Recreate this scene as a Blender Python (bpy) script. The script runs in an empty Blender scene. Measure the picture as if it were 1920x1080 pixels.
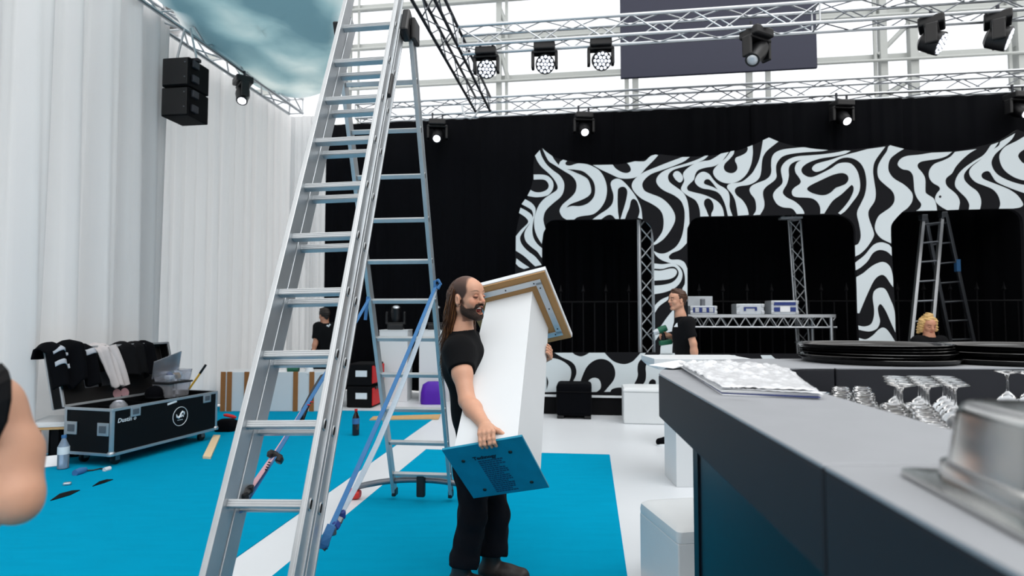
import bpy, bmesh, math, random
import numpy as np
from mathutils import Vector, Matrix, Euler
from mathutils.geometry import tessellate_polygon

# ------------------------------------------------------------------ camera, light, exposure
SC = bpy.context.scene
COL = SC.collection
F, H, PITCH = 1093.0, 1.52, math.atan(52 / 1093.0)
cam_data = bpy.data.cameras.new('camera')
cam_data.sensor_width = 36.0
cam_data.lens = 36.0 * F / 1920.0
cam_data.clip_start = 0.05
cam_data.dof.use_dof = True
cam_data.dof.focus_distance = 3.3
cam_data.dof.aperture_fstop = 2.4
cam = bpy.data.objects.new('camera', cam_data)
COL.objects.link(cam)
cam.location = (0, 0, H)
cam.rotation_euler = (math.pi / 2 + PITCH, 0, 0)
SC.camera = cam
W = bpy.data.worlds.new('daylight')
SC.world = W
W.use_nodes = True
bg = W.node_tree.nodes['Background']
bg.inputs[0].default_value = (1.0, 0.985, 0.965, 1)      # even overcast daylight, all round
bg.inputs[1].default_value = 1.6
sun_d = bpy.data.lights.new('daylight_through_roof', 'SUN')   # soft overcast daylight through the glass roof
sun_d.energy = 1.3
sun_d.angle = math.radians(45)
sun_d.color = (0.95, 0.98, 1.0)
sun = bpy.data.objects.new('daylight_through_roof', sun_d)
COL.objects.link(sun)
sun.rotation_euler = (math.radians(30), 0, math.radians(35))
SC.view_settings.view_transform = 'Standard'
SC.view_settings.look = 'None'
SC.view_settings.gamma = 1.0
SC.view_settings.use_curve_mapping = False
SC.view_settings.exposure = 0.0

# ------------------------------------------------------------------ places: photograph pixel -> point of the room
CP, SP = math.cos(PITCH), math.sin(PITCH)
def ray(px, py):
    u, v = (px - 960) / F, (540 - py) / F
    return np.array([u, CP - v * SP, SP + v * CP])
CAM = np.array([0, 0, H])
def P(px, py, y):
    r = ray(px, py); return CAM + r * (y / r[1])
def G(px, py, z=0.0):
    r = ray(px, py); return CAM + r * ((z - H) / r[2])
PSI = math.radians(7.8)                       # the hall is turned a little against the camera
EL = np.array([math.cos(PSI), -math.sin(PSI), 0]); ED = np.array([math.sin(PSI), math.cos(PSI), 0])
EZ = np.array([0, 0, 1.0])
def R(l, d, z): return EL * l + ED * d + EZ * z
def PR(px, py, d):                            # on a cross plane of the hall (depth d)
    r = ray(px, py); return CAM + r * (d / r.dot(ED))
def PL(px, py, l):                            # on a lengthwise plane of the hall
    r = ray(px, py); return CAM + r * (l / r.dot(EL))
def lat(p): return float(np.dot(p, EL))
def dep(p): return float(np.dot(p, ED))
def V(*a): return np.array(a, float)
def nrm(v): v = np.asarray(v, float); return v / (np.linalg.norm(v) + 1e-12)

# ------------------------------------------------------------------ materials
def lin(c):
    return tuple((x / 12.92 if x <= 0.04045 else ((x + 0.055) / 1.055) ** 2.4) for x in [v / 255.0 for v in c])
MATS = {}
def mat(name, rgb, rough=0.6, metal=0.0, var=0.08, scale=12.0, bump=0.0, bscale=60.0, coat=0.0, sss=0.0,
        emit=0.0, alpha=1.0, trans=0.0, ior=1.45, spec=0.5, stretch=(1, 1, 1), vcol=None, sheen=0.0):
    m = bpy.data.materials.new(name); m.use_nodes = True
    nt = m.node_tree; N = nt.nodes; L = nt.links
    b = N['Principled BSDF']
    c = lin(rgb)
    tc = N.new('ShaderNodeTexCoord'); mp = N.new('ShaderNodeMapping'); mp.inputs['Scale'].default_value = stretch
    L.new(tc.outputs['Object'], mp.inputs[0])
    nz = N.new('ShaderNodeTexNoise'); nz.inputs['Scale'].default_value = scale; nz.inputs['Detail'].default_value = 5
    L.new(mp.outputs[0], nz.inputs['Vector'])
    mx = N.new('ShaderNodeMix'); mx.data_type = 'RGBA'
    mx.inputs[6].default_value = (*[x * (1 - var) for x in c], 1)
    mx.inputs[7].default_value = (*[min(1, x * (1 + var)) for x in c], 1)
    L.new(nz.outputs['Fac'], mx.inputs[0])
    out = mx.outputs[2]
    if vcol:
        at = N.new('ShaderNodeVertexColor'); at.layer_name = vcol
        m2 = N.new('ShaderNodeMix'); m2.data_type = 'RGBA'; m2.blend_type = 'MULTIPLY'; m2.inputs[0].default_value = 1
        L.new(out, m2.inputs[6]); L.new(at.outputs[0], m2.inputs[7]); out = m2.outputs[2]
    L.new(out, b.inputs['Base Color'])
    b.inputs['Roughness'].default_value = rough
    b.inputs['Metallic'].default_value = metal
    b.inputs['IOR'].default_value = ior
    b.inputs['Specular IOR Level'].default_value = spec
    b.inputs['Coat Weight'].default_value = coat
    b.inputs['Alpha'].default_value = alpha
    b.inputs['Transmission Weight'].default_value = trans
    b.inputs['Sheen Weight'].default_value = sheen
    if sss:
        b.inputs['Subsurface Weight'].default_value = sss
        b.inputs['Subsurface Radius'].default_value = (0.012, 0.005, 0.003)
        b.inputs['Subsurface Scale'].default_value = 0.6
    if emit:
        b.inputs['Emission Color'].default_value = (*c, 1); b.inputs['Emission Strength'].default_value = emit
    if bump:
        n2 = N.new('ShaderNodeTexNoise'); n2.inputs['Scale'].default_value = bscale; n2.inputs['Detail'].default_value = 4
        L.new(mp.outputs[0], n2.inputs['Vector'])
        bp = N.new('ShaderNodeBump'); bp.inputs['Strength'].default_value = bump; bp.inputs['Distance'].default_value = 0.01
        L.new(n2.outputs['Fac'], bp.inputs['Height']); L.new(bp.outputs[0], b.inputs['Normal'])
    MATS[name] = m
    return m
mat('white_floor', (212, 216, 220), 0.35, var=0.05, scale=1.2, bump=0.03, bscale=6)
mat('blue_carpet', (0, 144, 182), 0.95, var=0.10, scale=3, bump=0.35, bscale=420, spec=0.03, stretch=(1, 5, 1))
mat('white_cloth', (236, 238, 240), 0.9, var=0.03, scale=4, bump=0.12, bscale=18, spec=0.2, stretch=(1, 1, 0.4))
mat('black_cloth', (5, 6, 10), 0.95, var=0.25, scale=5, spec=0.1, bump=0.05, bscale=40)
mat('alu', (196, 200, 204), 0.38, 0.9, var=0.10, scale=14, bump=0.03, bscale=120)
mat('alu_ladder', (184, 188, 191), 0.42, 0.8, var=0.14, scale=9, bump=0.04, bscale=90)
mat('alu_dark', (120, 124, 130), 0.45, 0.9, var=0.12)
mat('steel_dark', (60, 62, 68), 0.5, 0.7, var=0.15)
mat('white_steel', (172, 176, 174), 0.55, var=0.04)
mat('black_plastic', (14, 14, 17), 0.42, var=0.15, scale=30)
mat('black_matte', (5, 5, 8), 0.8, var=0.2, spec=0.2)
mat('black_iron', (16, 16, 20), 0.6, 0.3, var=0.2)
mat('screen_black', (34, 37, 58), 0.5, var=0.06)
mat('mural_black', (10, 11, 16), 0.8, spec=0.25, var=0.2, scale=6)
mat('mural_white', (202, 211, 215), 0.6, var=0.02, scale=3)
mat('white_paint', (214, 218, 221), 0.45, var=0.02, scale=5)
mat('white_leather', (220, 224, 226), 0.4, var=0.02, bump=0.05, bscale=120)
mat('mdf', (172, 132, 86), 0.8, var=0.10, scale=18)
mat('plywood', (196, 158, 108), 0.75, var=0.15, scale=10, stretch=(8, 1, 1))
mat('pale_pine', (226, 200, 160), 0.7, var=0.12, scale=8, stretch=(1, 9, 1))
mat('cardboard', (150, 98, 52), 0.85, var=0.1)
mat('bar_black', (23, 25, 32), 0.6, var=0.10, scale=16, bump=0.12, bscale=500, spec=0.4)
mat('bar_top_sheen', (146, 149, 154), 0.5, var=0.08, scale=10, bump=0.10, bscale=500, spec=0.6)  # bar black made lighter: grazing window reflection painted into the colour
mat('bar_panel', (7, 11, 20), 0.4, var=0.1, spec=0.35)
mat('steel_pan', (205, 205, 203), 0.17, 1.0, var=0.06, scale=7, bump=0.01, bscale=30)
mat('red', (196, 28, 30), 0.6, var=0.12)
mat('red_plastic', (206, 48, 40), 0.45, var=0.1)
mat('blue_strap', (56, 108, 158), 0.8, var=0.12, scale=40, bump=0.1, bscale=300)
mat('grey_strap', (178, 192, 204), 0.8, var=0.1, scale=40, bump=0.1, bscale=300)
mat('pink_strap', (214, 168, 176), 0.8, var=0.12, scale=40)
mat('sign_blue', (14, 128, 158), 0.45, var=0.30, scale=9)
mat('ink', (12, 34, 56), 0.7, var=0.05)
mat('ink_pale', (14, 66, 100), 0.7, var=0.05)
mat('white_ink', (224, 230, 234), 0.6, var=0.03)
mat('purple', (74, 8, 158), 0.55, var=0.15, bump=0.2, bscale=9)
mat('yellow', (216, 168, 40), 0.5, var=0.08)
mat('green', (12, 92, 66), 0.5, var=0.1)
mat('lamp_white', (246, 246, 255), 0.3, var=0, emit=4.0)
mat('lamp_soft', (236, 240, 250), 0.3, var=0.02, emit=0.9)
mat('skin', (200, 150, 124), 0.5, var=0.05, scale=30, bump=0.04, bscale=160, sss=0.08, vcol='tint')
mat('skin_tan', (184, 130, 104), 0.5, var=0.06, scale=26, bump=0.04, bscale=160, sss=0.08, vcol='tint')
mat('hair_brown', (66, 40, 24), 0.5, var=0.35, scale=40, stretch=(3, 3, 0.6), bump=0.2, bscale=120)
mat('hair_light', (120, 82, 50), 0.5, var=0.3, scale=40)
mat('hair_dark', (30, 22, 18), 0.6, var=0.3, scale=50, bump=0.3, bscale=150)
mat('hair_blond', (196, 160, 104), 0.55, var=0.3, scale=40, bump=0.3, bscale=100)
mat('beard', (44, 28, 20), 0.75, var=0.35, scale=120, bump=0.5, bscale=320)
mat('stubble', (96, 76, 66), 0.75, var=0.25, scale=200)
mat('tshirt_black', (7, 8, 11), 0.9, var=0.2, scale=14, bump=0.15, bscale=60, spec=0.2)
mat('trouser_black', (8, 9, 16), 0.9, var=0.25, scale=18, bump=0.2, bscale=80, spec=0.2)
mat('boot_leather', (40, 34, 32), 0.5, var=0.3, scale=30, bump=0.1, bscale=90)
mat('teeth', (240, 236, 226), 0.3, var=0.02)
mat('mouth', (120, 36, 36), 0.5, var=0.1)
mat('lip', (190, 98, 88), 0.45, var=0.05)
mat('eye_dark', (24, 18, 16), 0.2, var=0)
mat('navy_cloth', (6, 7, 11), 0.9, var=0.25, bump=0.25, bscale=20, spec=0.1)
mat('grey_cloth', (196, 190, 190), 0.95, var=0.08, bump=0.25, bscale=24)
mat('reflective_tape', (176, 180, 188), 0.4, var=0.06)
mat('case_black', (5, 6, 9), 0.6, var=0.4, scale=25, bump=0.05, bscale=80, spec=0.2)
mat('case_lining', (26, 24, 24), 0.35, var=0.5, scale=3, stretch=(1, 1, 3))
mat('silver_case', (200, 206, 212), 0.4, 0.5, var=0.08)
mat('blue_trim', (30, 52, 120), 0.5, var=0.1)
mat('cola', (32, 10, 8), 0.1, var=0.05, coat=0.5)
mat('paper', (236, 238, 240), 0.7, var=0.03)
mat('white_plastic', (240, 242, 246), 0.22, var=0.03, coat=0.4, bump=0.5, bscale=90)
mat('teal', (20, 130, 140), 0.5, var=0.1)
mat('black_tray', (8, 8, 10), 0.22, var=0.1, coat=0.3)
def clear(name, rgb, k=0.85, rough=0.05):
    """thin clear sheet: mostly lets light through, a little gloss"""
    m = bpy.data.materials.new(name); m.use_nodes = True
    nt = m.node_tree; N = nt.nodes; L = nt.links
    N.remove(N['Principled BSDF'])
    t = N.new('ShaderNodeBsdfTransparent'); t.inputs[0].default_value = (*lin(rgb), 1)
    g = N.new('ShaderNodeBsdfGlossy'); g.inputs['Roughness'].default_value = rough
    d = N.new('ShaderNodeBsdfDiffuse'); d.inputs[0].default_value = (*lin(rgb), 1)
    nz = N.new('ShaderNodeTexNoise'); nz.inputs['Scale'].default_value = 6
    mp = N.new('ShaderNodeMath'); mp.operation = 'MULTIPLY_ADD'
    mp.inputs[1].default_value = 0.12; mp.inputs[2].default_value = max(0, 0.94 - k)
    L.new(nz.outputs['Fac'], mp.inputs[0])
    m1 = N.new('ShaderNodeMixShader'); m2 = N.new('ShaderNodeMixShader')
    L.new(mp.outputs[0], m1.inputs[0]); L.new(t.outputs[0], m1.inputs[1]); L.new(d.outputs[0], m1.inputs[2])
    fr = N.new('ShaderNodeFresnel'); fr.inputs['IOR'].default_value = 1.45
    L.new(fr.outputs[0], m2.inputs[0]); L.new(m1.outputs[0], m2.inputs[1]); L.new(g.outputs[0], m2.inputs[2])
    L.new(m2.outputs[0], N['Material Output'].inputs[0])
    MATS[name] = m
clear('window_glass', (250, 252, 255), 0.94)
clear('clear_plastic', (236, 238, 246), 0.80, 0.15)
clear('bottle_plastic', (205, 222, 240), 0.7, 0.08)
m_ = mat('glassware', (255, 255, 255), 0.0, var=0, trans=1.0, ior=1.45)

# curtain cloth lets some of the daylight outside shine through
m_ = MATS['white_cloth']; N_ = m_.node_tree.nodes; L_ = m_.node_tree.links
tl_ = N_.new('ShaderNodeBsdfTranslucent'); tl_.inputs[0].default_value = (0.80, 0.80, 0.80, 1)
ms_ = N_.new('ShaderNodeMixShader'); ms_.inputs[0].default_value = 0.6
L_.new(N_['Principled BSDF'].outputs[0], ms_.inputs[1]); L_.new(tl_.outputs[0], ms_.inputs[2]); L_.new(ms_.outputs[0], N_['Material Output'].inputs[0])
# cloud print of the hanging canopy: grey-green clouds with pale puffs
def cloud_material():
    m = bpy.data.materials.new('cloud_print'); m.use_nodes = True
    nt = m.node_tree; N = nt.nodes; L = nt.links; b = N['Principled BSDF']
    tc = N.new('ShaderNodeTexCoord')
    n1 = N.new('ShaderNodeTexNoise'); n1.inputs['Scale'].default_value = 1.6; n1.inputs['Detail'].default_value = 4
    L.new(tc.outputs['Object'], n1.inputs['Vector'])
    ad = N.new('ShaderNodeMix'); ad.data_type = 'RGBA'; ad.blend_type = 'LINEAR_LIGHT'; ad.inputs[0].default_value = 0.22
    L.new(tc.outputs['Object'], ad.inputs[6]); L.new(n1.outputs['Color'], ad.inputs[7])
    vm = N.new('ShaderNodeMapping'); vm.inputs['Scale'].default_value = (1.0, 0.6, 1.0)
    L.new(ad.outputs[2], vm.inputs[0])
    vo = N.new('ShaderNodeTexVoronoi'); vo.inputs['Scale'].default_value = 1.0
    L.new(vm.outputs[0], vo.inputs['Vector'])
    n2 = N.new('ShaderNodeTexNoise'); n2.inputs['Scale'].default_value = 0.6; n2.inputs['Detail'].default_value = 5
    L.new(tc.outputs['Object'], n2.inputs['Vector'])
    sb = N.new('ShaderNodeMath'); sb.operation = 'MULTIPLY_ADD'; sb.inputs[1].default_value = -0.8
    L.new(vo.outputs['Distance'], sb.inputs[0]); 
    sc_ = N.new('ShaderNodeMath'); sc_.operation = 'MULTIPLY_ADD'; sc_.inputs[1].default_value = 1.1; sc_.inputs[2].default_value = 0.22
    L.new(n2.outputs['Fac'], sc_.inputs[0]); L.new(sc_.outputs[0], sb.inputs[2])
    r1 = N.new('ShaderNodeValToRGB'); e = r1.color_ramp.elements
    e[0].position = 0.20; e[0].color = (*lin((150, 176, 184)), 1)
    e[1].position = 0.72; e[1].color = (*lin((224, 231, 230)), 1)
    x = e.new(0.42); x.color = (*lin((180, 201, 205)), 1)
    L.new(sb.outputs[0], r1.inputs[0])
    at = N.new('ShaderNodeVertexColor'); at.layer_name = 'tint'
    mx = N.new('ShaderNodeMix'); mx.data_type = 'RGBA'
    L.new(at.outputs[0], mx.inputs[0]); L.new(r1.outputs[0], mx.inputs[6]); mx.inputs[7].default_value = (*lin((244, 246, 246)), 1)
    L.new(mx.outputs[2], b.inputs['Base Color']); b.inputs['Roughness'].default_value = 0.8
    tl = N.new('ShaderNodeBsdfTranslucent'); L.new(mx.outputs[2], tl.inputs[0])
    ms = N.new('ShaderNodeMixShader'); ms.inputs[0].default_value = 0.75           # daylight shines through the printed fabric
    L.new(b.outputs[0], ms.inputs[1]); L.new(tl.outputs[0], ms.inputs[2]); L.new(ms.outputs[0], N['Material Output'].inputs[0])
    MATS['cloud_print'] = m
cloud_material()

# ------------------------------------------------------------------ building helpers
def tag(o, label=None, cat=None, group=None, kind=None):
    if label: o['label'] = label
    if cat: o['category'] = cat
    if group: o['group'] = group
    if kind: o['kind'] = kind
    return o
def thing(name, label, cat, loc=(0, 0, 0), rotz=0.0, group=None, kind=None):
    o = bpy.data.objects.new(name, None); COL.objects.link(o)
    o.empty_display_size = 0.1
    o.location = Vector([float(x) for x in loc]); o.rotation_euler = (0, 0, rotz)
    return tag(o, label, cat, group, kind)
def pmat(o):
    """world matrix of a (static) object from its own transform and its parents'"""
    m = Matrix.LocRotScale(o.location, o.rotation_euler, o.scale)
    return pmat(o.parent) @ m if o.parent else m
def mesh_obj(name, verts, faces, material, parent=None, smooth=False, world=False, tint=None):
    verts = np.asarray(verts, float).reshape(-1, 3)
    if parent is not None and world:
        mi = np.array(pmat(parent).inverted())
        verts = verts @ mi[:3, :3].T + mi[:3, 3]
    me = bpy.data.meshes.new(name)
    me.from_pydata(verts.tolist(), [], faces if isinstance(faces, list) else faces.tolist())
    if smooth:
        me.polygons.foreach_set('use_smooth', [True] * len(me.polygons))
    if tint is not None:
        ca = me.color_attributes.new('tint', 'FLOAT_COLOR', 'POINT')
        t = np.ones((len(verts), 4)); t[:, :3] = np.asarray(tint).reshape(-1, 3) if np.ndim(tint) > 1 else np.asarray(tint)
        ca.data.foreach_set('color', t.ravel())
    me.materials.append(MATS[material] if isinstance(material, str) else material)
    me.update()
    o = bpy.data.objects.new(name, me); COL.objects.link(o)
    if parent is not None: o.parent = parent
    return o

class MB:
    """collects shapes of ONE part"""
    def __init__(s): s.v = []; s.f = []
    def add(s, v, f):
        n = len(s.v); s.v += [tuple(map(float, p)) for p in v]; s.f += [[i + n for i in q] for q in f]; return s
    def box(s, c, size, rot=None, bev=0.0):
        hx, hy, hz = [x / 2 for x in size]
        c = np.asarray(c, float)
        M = np.eye(3) if rot is None else np.asarray(rot)
        if bev <= 0:
            v = [(x, y, z) for x in (-hx, hx) for y in (-hy, hy) for z in (-hz, hz)]
            f = [[0, 1, 3, 2], [4, 6, 7, 5], [0, 4, 5, 1], [2, 3, 7, 6], [0, 2, 6, 4], [1, 5, 7, 3]]
        else:
            b = min(bev, hx * .9, hy * .9, hz * .9)
            bm = bmesh.new(); bmesh.ops.create_cube(bm, size=1.0)
            for q in bm.verts: q.co = Vector((q.co.x * 2 * hx, q.co.y * 2 * hy, q.co.z * 2 * hz))
            bmesh.ops.bevel(bm, geom=list(bm.edges), offset=b, segments=2, profile=0.5, affect='EDGES')
            bm.verts.index_update()
            v = [tuple(q.co) for q in bm.verts]; f = [[q.index for q in p.verts] for p in bm.faces]; bm.free()
        return s.add([c + M @ np.array(p) for p in v], f)
    def beam(s, a, b, w, h, up=(0, 0, 1), bev=0.0):
        """box from a to b, w wide (across), h tall (along up)"""
        a = np.asarray(a, float); b = np.asarray(b, float)
        d = nrm(b - a); x = np.cross(d, up)
        if np.linalg.norm(x) < 1e-6: x = np.cross(d, (0, 1, 0))
        x = nrm(x); z = np.cross(x, d)
        M = np.stack([x, d, z], 1)
        return s.box((a + b) / 2, (w, np.linalg.norm(b - a), h), M, bev)
    def tube(s, pts, r, seg=8, closed=False, caps=True):
        pts = [np.asarray(p, float) for p in pts]
        n = len(pts); rs = r if hasattr(r, '__len__') else [r] * n
        v = []; up = None
        for i, p in enumerate(pts):
            if closed: d = nrm(pts[(i + 1) % n] - pts[i - 1])
            else: d = nrm(pts[min(i + 1, n - 1)] - pts[max(i - 1, 0)])
            if up is None:
                up = np.array([0, 0, 1.0]) if abs(d[2]) < .9 else np.array([1.0, 0, 0])
            x = nrm(np.cross(d, up)); up = nrm(np.cross(x, d))
            for k in range(seg):
                t = 2 * math.pi * k / seg
                v.append(p + rs[i] * (math.cos(t) * x + math.sin(t) * up))
        f = []
        for i in range(n if closed else n - 1):
            j = (i + 1) % n
            for k in range(seg):
                k2 = (k + 1) % seg
                f.append([i * seg + k, i * seg + k2, j * seg + k2, j * seg + k])
        if not closed and caps:
            f.append(list(range(seg))[::-1]); f.append([(n - 1) * seg + k for k in range(seg)])
        return s.add(v, f)
    def lathe(s, prof, c=(0, 0, 0), seg=24, rot=None, arc=None):
        """prof: (radius, z) from bottom to top"""
        M = np.eye(3) if rot is None else np.asarray(rot); c = np.asarray(c, float)
        v = []; f = []
        for (r, z) in prof:
            for k in range(seg):
                t = 2 * math.pi * k / seg
                v.append(c + M @ np.array([max(r, 1e-4) * math.cos(t), max(r, 1e-4) * math.sin(t), z]))
        for i in range(len(prof) - 1):
            for k in range(seg):
                k2 = (k + 1) % seg
                f.append([i * seg + k, i * seg + k2, (i + 1) * seg + k2, (i + 1) * seg + k])
        f.append(list(range(seg))[::-1]); f.append([(len(prof) - 1) * seg + k for k in range(seg)])
        return s.add(v, f)
    def prism(s, loops, off, holes=()):
        """outline (3D points, plus holes) extruded by the vector off"""
        allp = [np.asarray(p, float) for lp in [loops, *holes] for p in lp]
        off = np.asarray(off, float)
        tri = tessellate_polygon([[Vector(p) for p in lp] for lp in [loops, *holes]])
        n = len(allp)
        v = allp + [p + off for p in allp]
        f = [list(t) for t in tri] + [[i + n for i in t][::-1] for t in tri]
        k = 0
        for lp in [loops, *holes]:
            m = len(lp)
            for i in range(m):
                j = (i + 1) % m
                f.append([k + i, k + i + n, k + j + n, k + j])
            k += m
        return s.add(v, f)
    def grid(s, fn, nu, nv):
        v = [fn(i / nu, j / nv) for j in range(nv + 1) for i in range(nu + 1)]
        f = [[j * (nu + 1) + i, j * (nu + 1) + i + 1, (j + 1) * (nu + 1) + i + 1, (j + 1) * (nu + 1) + i] for j in range(nv) for i in range(nu)]
        return s.add(v, f)
    def build(s, name, material, parent=None, smooth=False, world=False, fix=True):
        o = mesh_obj(name, s.v, s.f, material, parent, smooth, world)
        if fix:
            bm = bmesh.new(); bm.from_mesh(o.data); bmesh.ops.recalc_face_normals(bm, faces=bm.faces); bm.to_mesh(o.data); bm.free()
        if smooth:
            try:
                o.data.set_sharp_from_angle(angle=math.radians(40))
            except Exception: pass
        return o

UNIT = {}
def strut(name, a, b, r, material, parent, sides=8):
    """a straight bar: alike bars share one mesh"""
    key = (material, sides)
    if key not in UNIT:
        mb = MB(); mb.tube([(0, 0, -0.5), (0, 0, 0.5)], 1.0, sides)
        me = bpy.data.meshes.new('bar'); me.from_pydata(mb.v, [], mb.f); me.materials.append(MATS[material])
        me.polygons.foreach_set('use_smooth', [len(p.vertices) == 4 for p in me.polygons])
        UNIT[key] = me
    a = Vector([float(x) for x in a]); b = Vector([float(x) for x in b])
    if parent is not None:
        mi = pmat(parent).inverted(); a = mi @ a; b = mi @ b
    o = bpy.data.objects.new(name, UNIT[key]); COL.objects.link(o)
    d = b - a
    o.location = (a + b) / 2
    o.rotation_euler = d.to_track_quat('Z', 'Y').to_euler()
    o.scale = (r, r, d.length)
    o.parent = parent
    return o
def ribbon(pts, w, t, side):
    """flat webbing strap along points, w wide along 'side'"""
    mb = MB(); side = nrm(side); v = []; n = len(pts)
    for i, p in enumerate(pts):
        d = nrm(np.asarray(pts[min(i + 1, n - 1)]) - np.asarray(pts[max(i - 1, 0)]))
        s_ = nrm(side - d * side.dot(d)); q = np.cross(d, s_)
        for (a, b) in ((-1, -1), (1, -1), (1, 1), (-1, 1)):
            v.append(np.asarray(p) + s_ * a * w / 2 + q * b * t / 2)
    f = [[i * 4 + k, i * 4 + (k + 1) % 4, i * 4 + 4 + (k + 1) % 4, i * 4 + 4 + k] for i in range(n - 1) for k in range(4)]
    f += [[0, 1, 2, 3], [(n - 1) * 4 + k for k in range(4)]]
    return mb.add(v, f)
def smooth_loop(pts, sub=5):
    """closed smooth outline; a point given with a third value 1 is a corner"""
    n = len(pts); out = []
    q = [np.array(p[:2], float) for p in pts]; c = [len(p) > 2 for p in pts]
    for i in range(n):
        p0, p1, p2, p3 = q[i - 1], q[i], q[(i + 1) % n], q[(i + 2) % n]
        m1 = (p2 - p1) if c[i] else (p2 - p0) * 0.5
        m2 = (p2 - p1) if c[(i + 1) % n] else (p3 - p1) * 0.5
        L = np.linalg.norm(p2 - p1)
        for m in (m1, m2):
            k = np.linalg.norm(m)
            if k > 1.3 * L: m *= 1.3 * L / k
        if c[i] and c[(i + 1) % n]:
            out.append(p1); continue
        for k in range(sub):
            t = k / sub
            out.append((2*t**3 - 3*t*t + 1) * p1 + (t**3 - 2*t*t + t) * m1 + (-2*t**3 + 3*t*t) * p2 + (t**3 - t*t) * m2)
    return out
def copy_thing(o, parent=None):
    c = o.copy(); COL.objects.link(c)
    if parent is not None: c.parent = parent
    for ch in list(o.children): copy_thing(ch, c)
    return c
rnd = random.Random(7)
# ------------------------------------------------------------------ the setting
floor_mb = MB(); floor_mb.box((1.0, 6.0, -0.05), (26, 26, 0.10))
tag(floor_mb.build('floor', 'white_floor'), kind='structure')

def flat(poly, z0, z1):
    return MB().prism([(p[0], p[1], z0) for p in poly], (0, 0, z1 - z0))
# blue carpet, two pieces with a white gap of bare floor between them
a1, a2 = G(395, 1080), G(832, 772); b1, b2 = G(512, 1080), G(799, 843)
da = (a1 - a2) / (a1[1] - a2[1]); db = (b1 - b2) / (b1[1] - b2[1])
cr, cr2 = G(1143, 853), G(1176, 1080); dc = (cr - cr2) / (cr[1] - cr2[1])
left_poly = [a2, a2 + da * (-3.0 - a2[1]), (-7.2, -3.0), (-6.6, 1), (-5.55, 6.0), G(380, 762), G(600, 770)]
o = flat(left_poly, 0.0, 0.006).build('carpet', 'blue_carpet')
tag(o, 'large blue carpet on the left, under the ladder and the open flight case', 'carpet')
right_poly = [b2, b2 + db * (-3.0 - b2[1]), cr2 + dc * (-3.0 - cr2[1]), cr, G(1020, 850)]
o = flat(right_poly, 0.0, 0.006).build('carpet', 'blue_carpet')
tag(o, 'blue carpet piece under the man carrying the white plinth', 'carpet')

# --- curtains
def drape(name, p0, p1, z0, z1, amp, waves, material, label, cat, group=None, seed=0, nu=None, flare=0.5, nv=14, thick=0.012):
    p0 = np.asarray(p0, float); p1 = np.asarray(p1, float)
    Lh = np.linalg.norm(p1[:2] - p0[:2]); d = nrm([p1[0] - p0[0], p1[1] - p0[1], 0]); nn = np.array([d[1], -d[0], 0])
    rr = random.Random(seed)
    ph = [rr.uniform(0, 6.28) for _ in range(6)]
    nu = nu or int(waves * 14)
    def fn(u, v):
        s_ = u * waves * 2 * math.pi
        drift = 0.9 * math.sin(u * 9 + ph[0]) + 0.5 * math.sin(u * 23 + ph[1])
        k = 0.55 + 0.45 * math.sin(u * 17 + ph[2]) * math.sin(u * 7 + ph[4])
        w = math.sin(s_ + drift * 1.5 + (1 - v) * 0.9 * math.sin(u * 13 + ph[3]))
        w2 = math.sin(s_ * 2.3 + ph[4] + drift * 2 + v * 1.2) * 0.35
        w3 = math.sin(s_ * 0.37 + ph[5]) * 0.6
        a = amp * (0.45 + flare * (1 - v)) * (0.4 + k)
        p = p0 + d * Lh * u + nn * a * (w + w2 + w3) + d * amp * 0.3 * math.sin(s_ * 0.5 + ph[1]) * (1 - v)
        p[2] = z0 + (z1 - z0) * v
        return p
    mb = MB(); mb.grid(fn, nu, nv)
    o = mb.build(name, material, smooth=False, fix=False)
    o.data.polygons.foreach_set('use_smooth', [True] * len(o.data.polygons))
    md = o.modifiers.new('thickness', 'SOLIDIFY'); md.thickness = thick; md.offset = 0
    return tag(o, label, cat, group)

DB = 11.39                                    # depth of the back drapes
corner_l = -6.25
near_l = -5.90
pn = PL(314, 300, near_l)
d_near = dep(pn)
drape('curtain', R(near_l, -3.5, 0), R(near_l, d_near, 0), 0.02, 5.75, 0.12, 27, 'white_cloth',
      'near white floor-length curtain with deep folds, left edge of the picture', 'curtain', 'white curtains', 3, nv=20)
drape('curtain', R(corner_l, d_near - 0.6, 0), R(corner_l, DB + 0.05, 0), 0.02, 5.72, 0.05, 15, 'white_cloth',
      'white curtain behind the hanging loudspeakers and the stacked crates', 'curtain', 'white curtains', 5, nv=16)
pk = PR(613, 300, DB)
drape('curtain', R(corner_l, DB, 0), R(lat(pk), DB, 0), 0.02, 5.72, 0.035, 7, 'white_cloth',
      'narrow white curtain in the corner beside the black drape', 'curtain', 'white curtains', 8, nv=12)
edges = [lat(pk) - 0.02, -2.2, 0.4, 3.0, 5.6, 9.5]
names = ['black drape panel behind the aluminium ladder, next to the white curtain', 'black drape panel behind the man with the white plinth',
         'black drape panel behind the first arch of the patterned stage front', 'black drape panel behind the silver cases on the truss table',
         'black drape panel behind the background ladder, far right']
for i in range(5):
    drape('black_drape', R(edges[i], DB - 0.02 * (i % 2), 0), R(edges[i + 1] + .05, DB - 0.02 * (i % 2), 0), 0.02, 5.5, 0.025, 9, 'black_cloth',
          names[i], 'drape', 'black drapes of the back wall', 20 + i, nv=6)

# unseen walls added for the light: black right cuts fill, white rear brightens metal
for nm, c, sz in (('unseen_wall_right', R(9.7, 3.0, 2.75), (0.06, 17.5, 5.5)), ('unseen_wall_rear', R(1.9, -5.8, 2.75), (15.4, 0.06, 5.5))):
    tag(MB().box(c, sz, np.stack([EL, ED, EZ], 1)).build(nm, 'black_cloth' if nm == 'unseen_wall_right' else 'white_cloth'), kind='structure')
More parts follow.
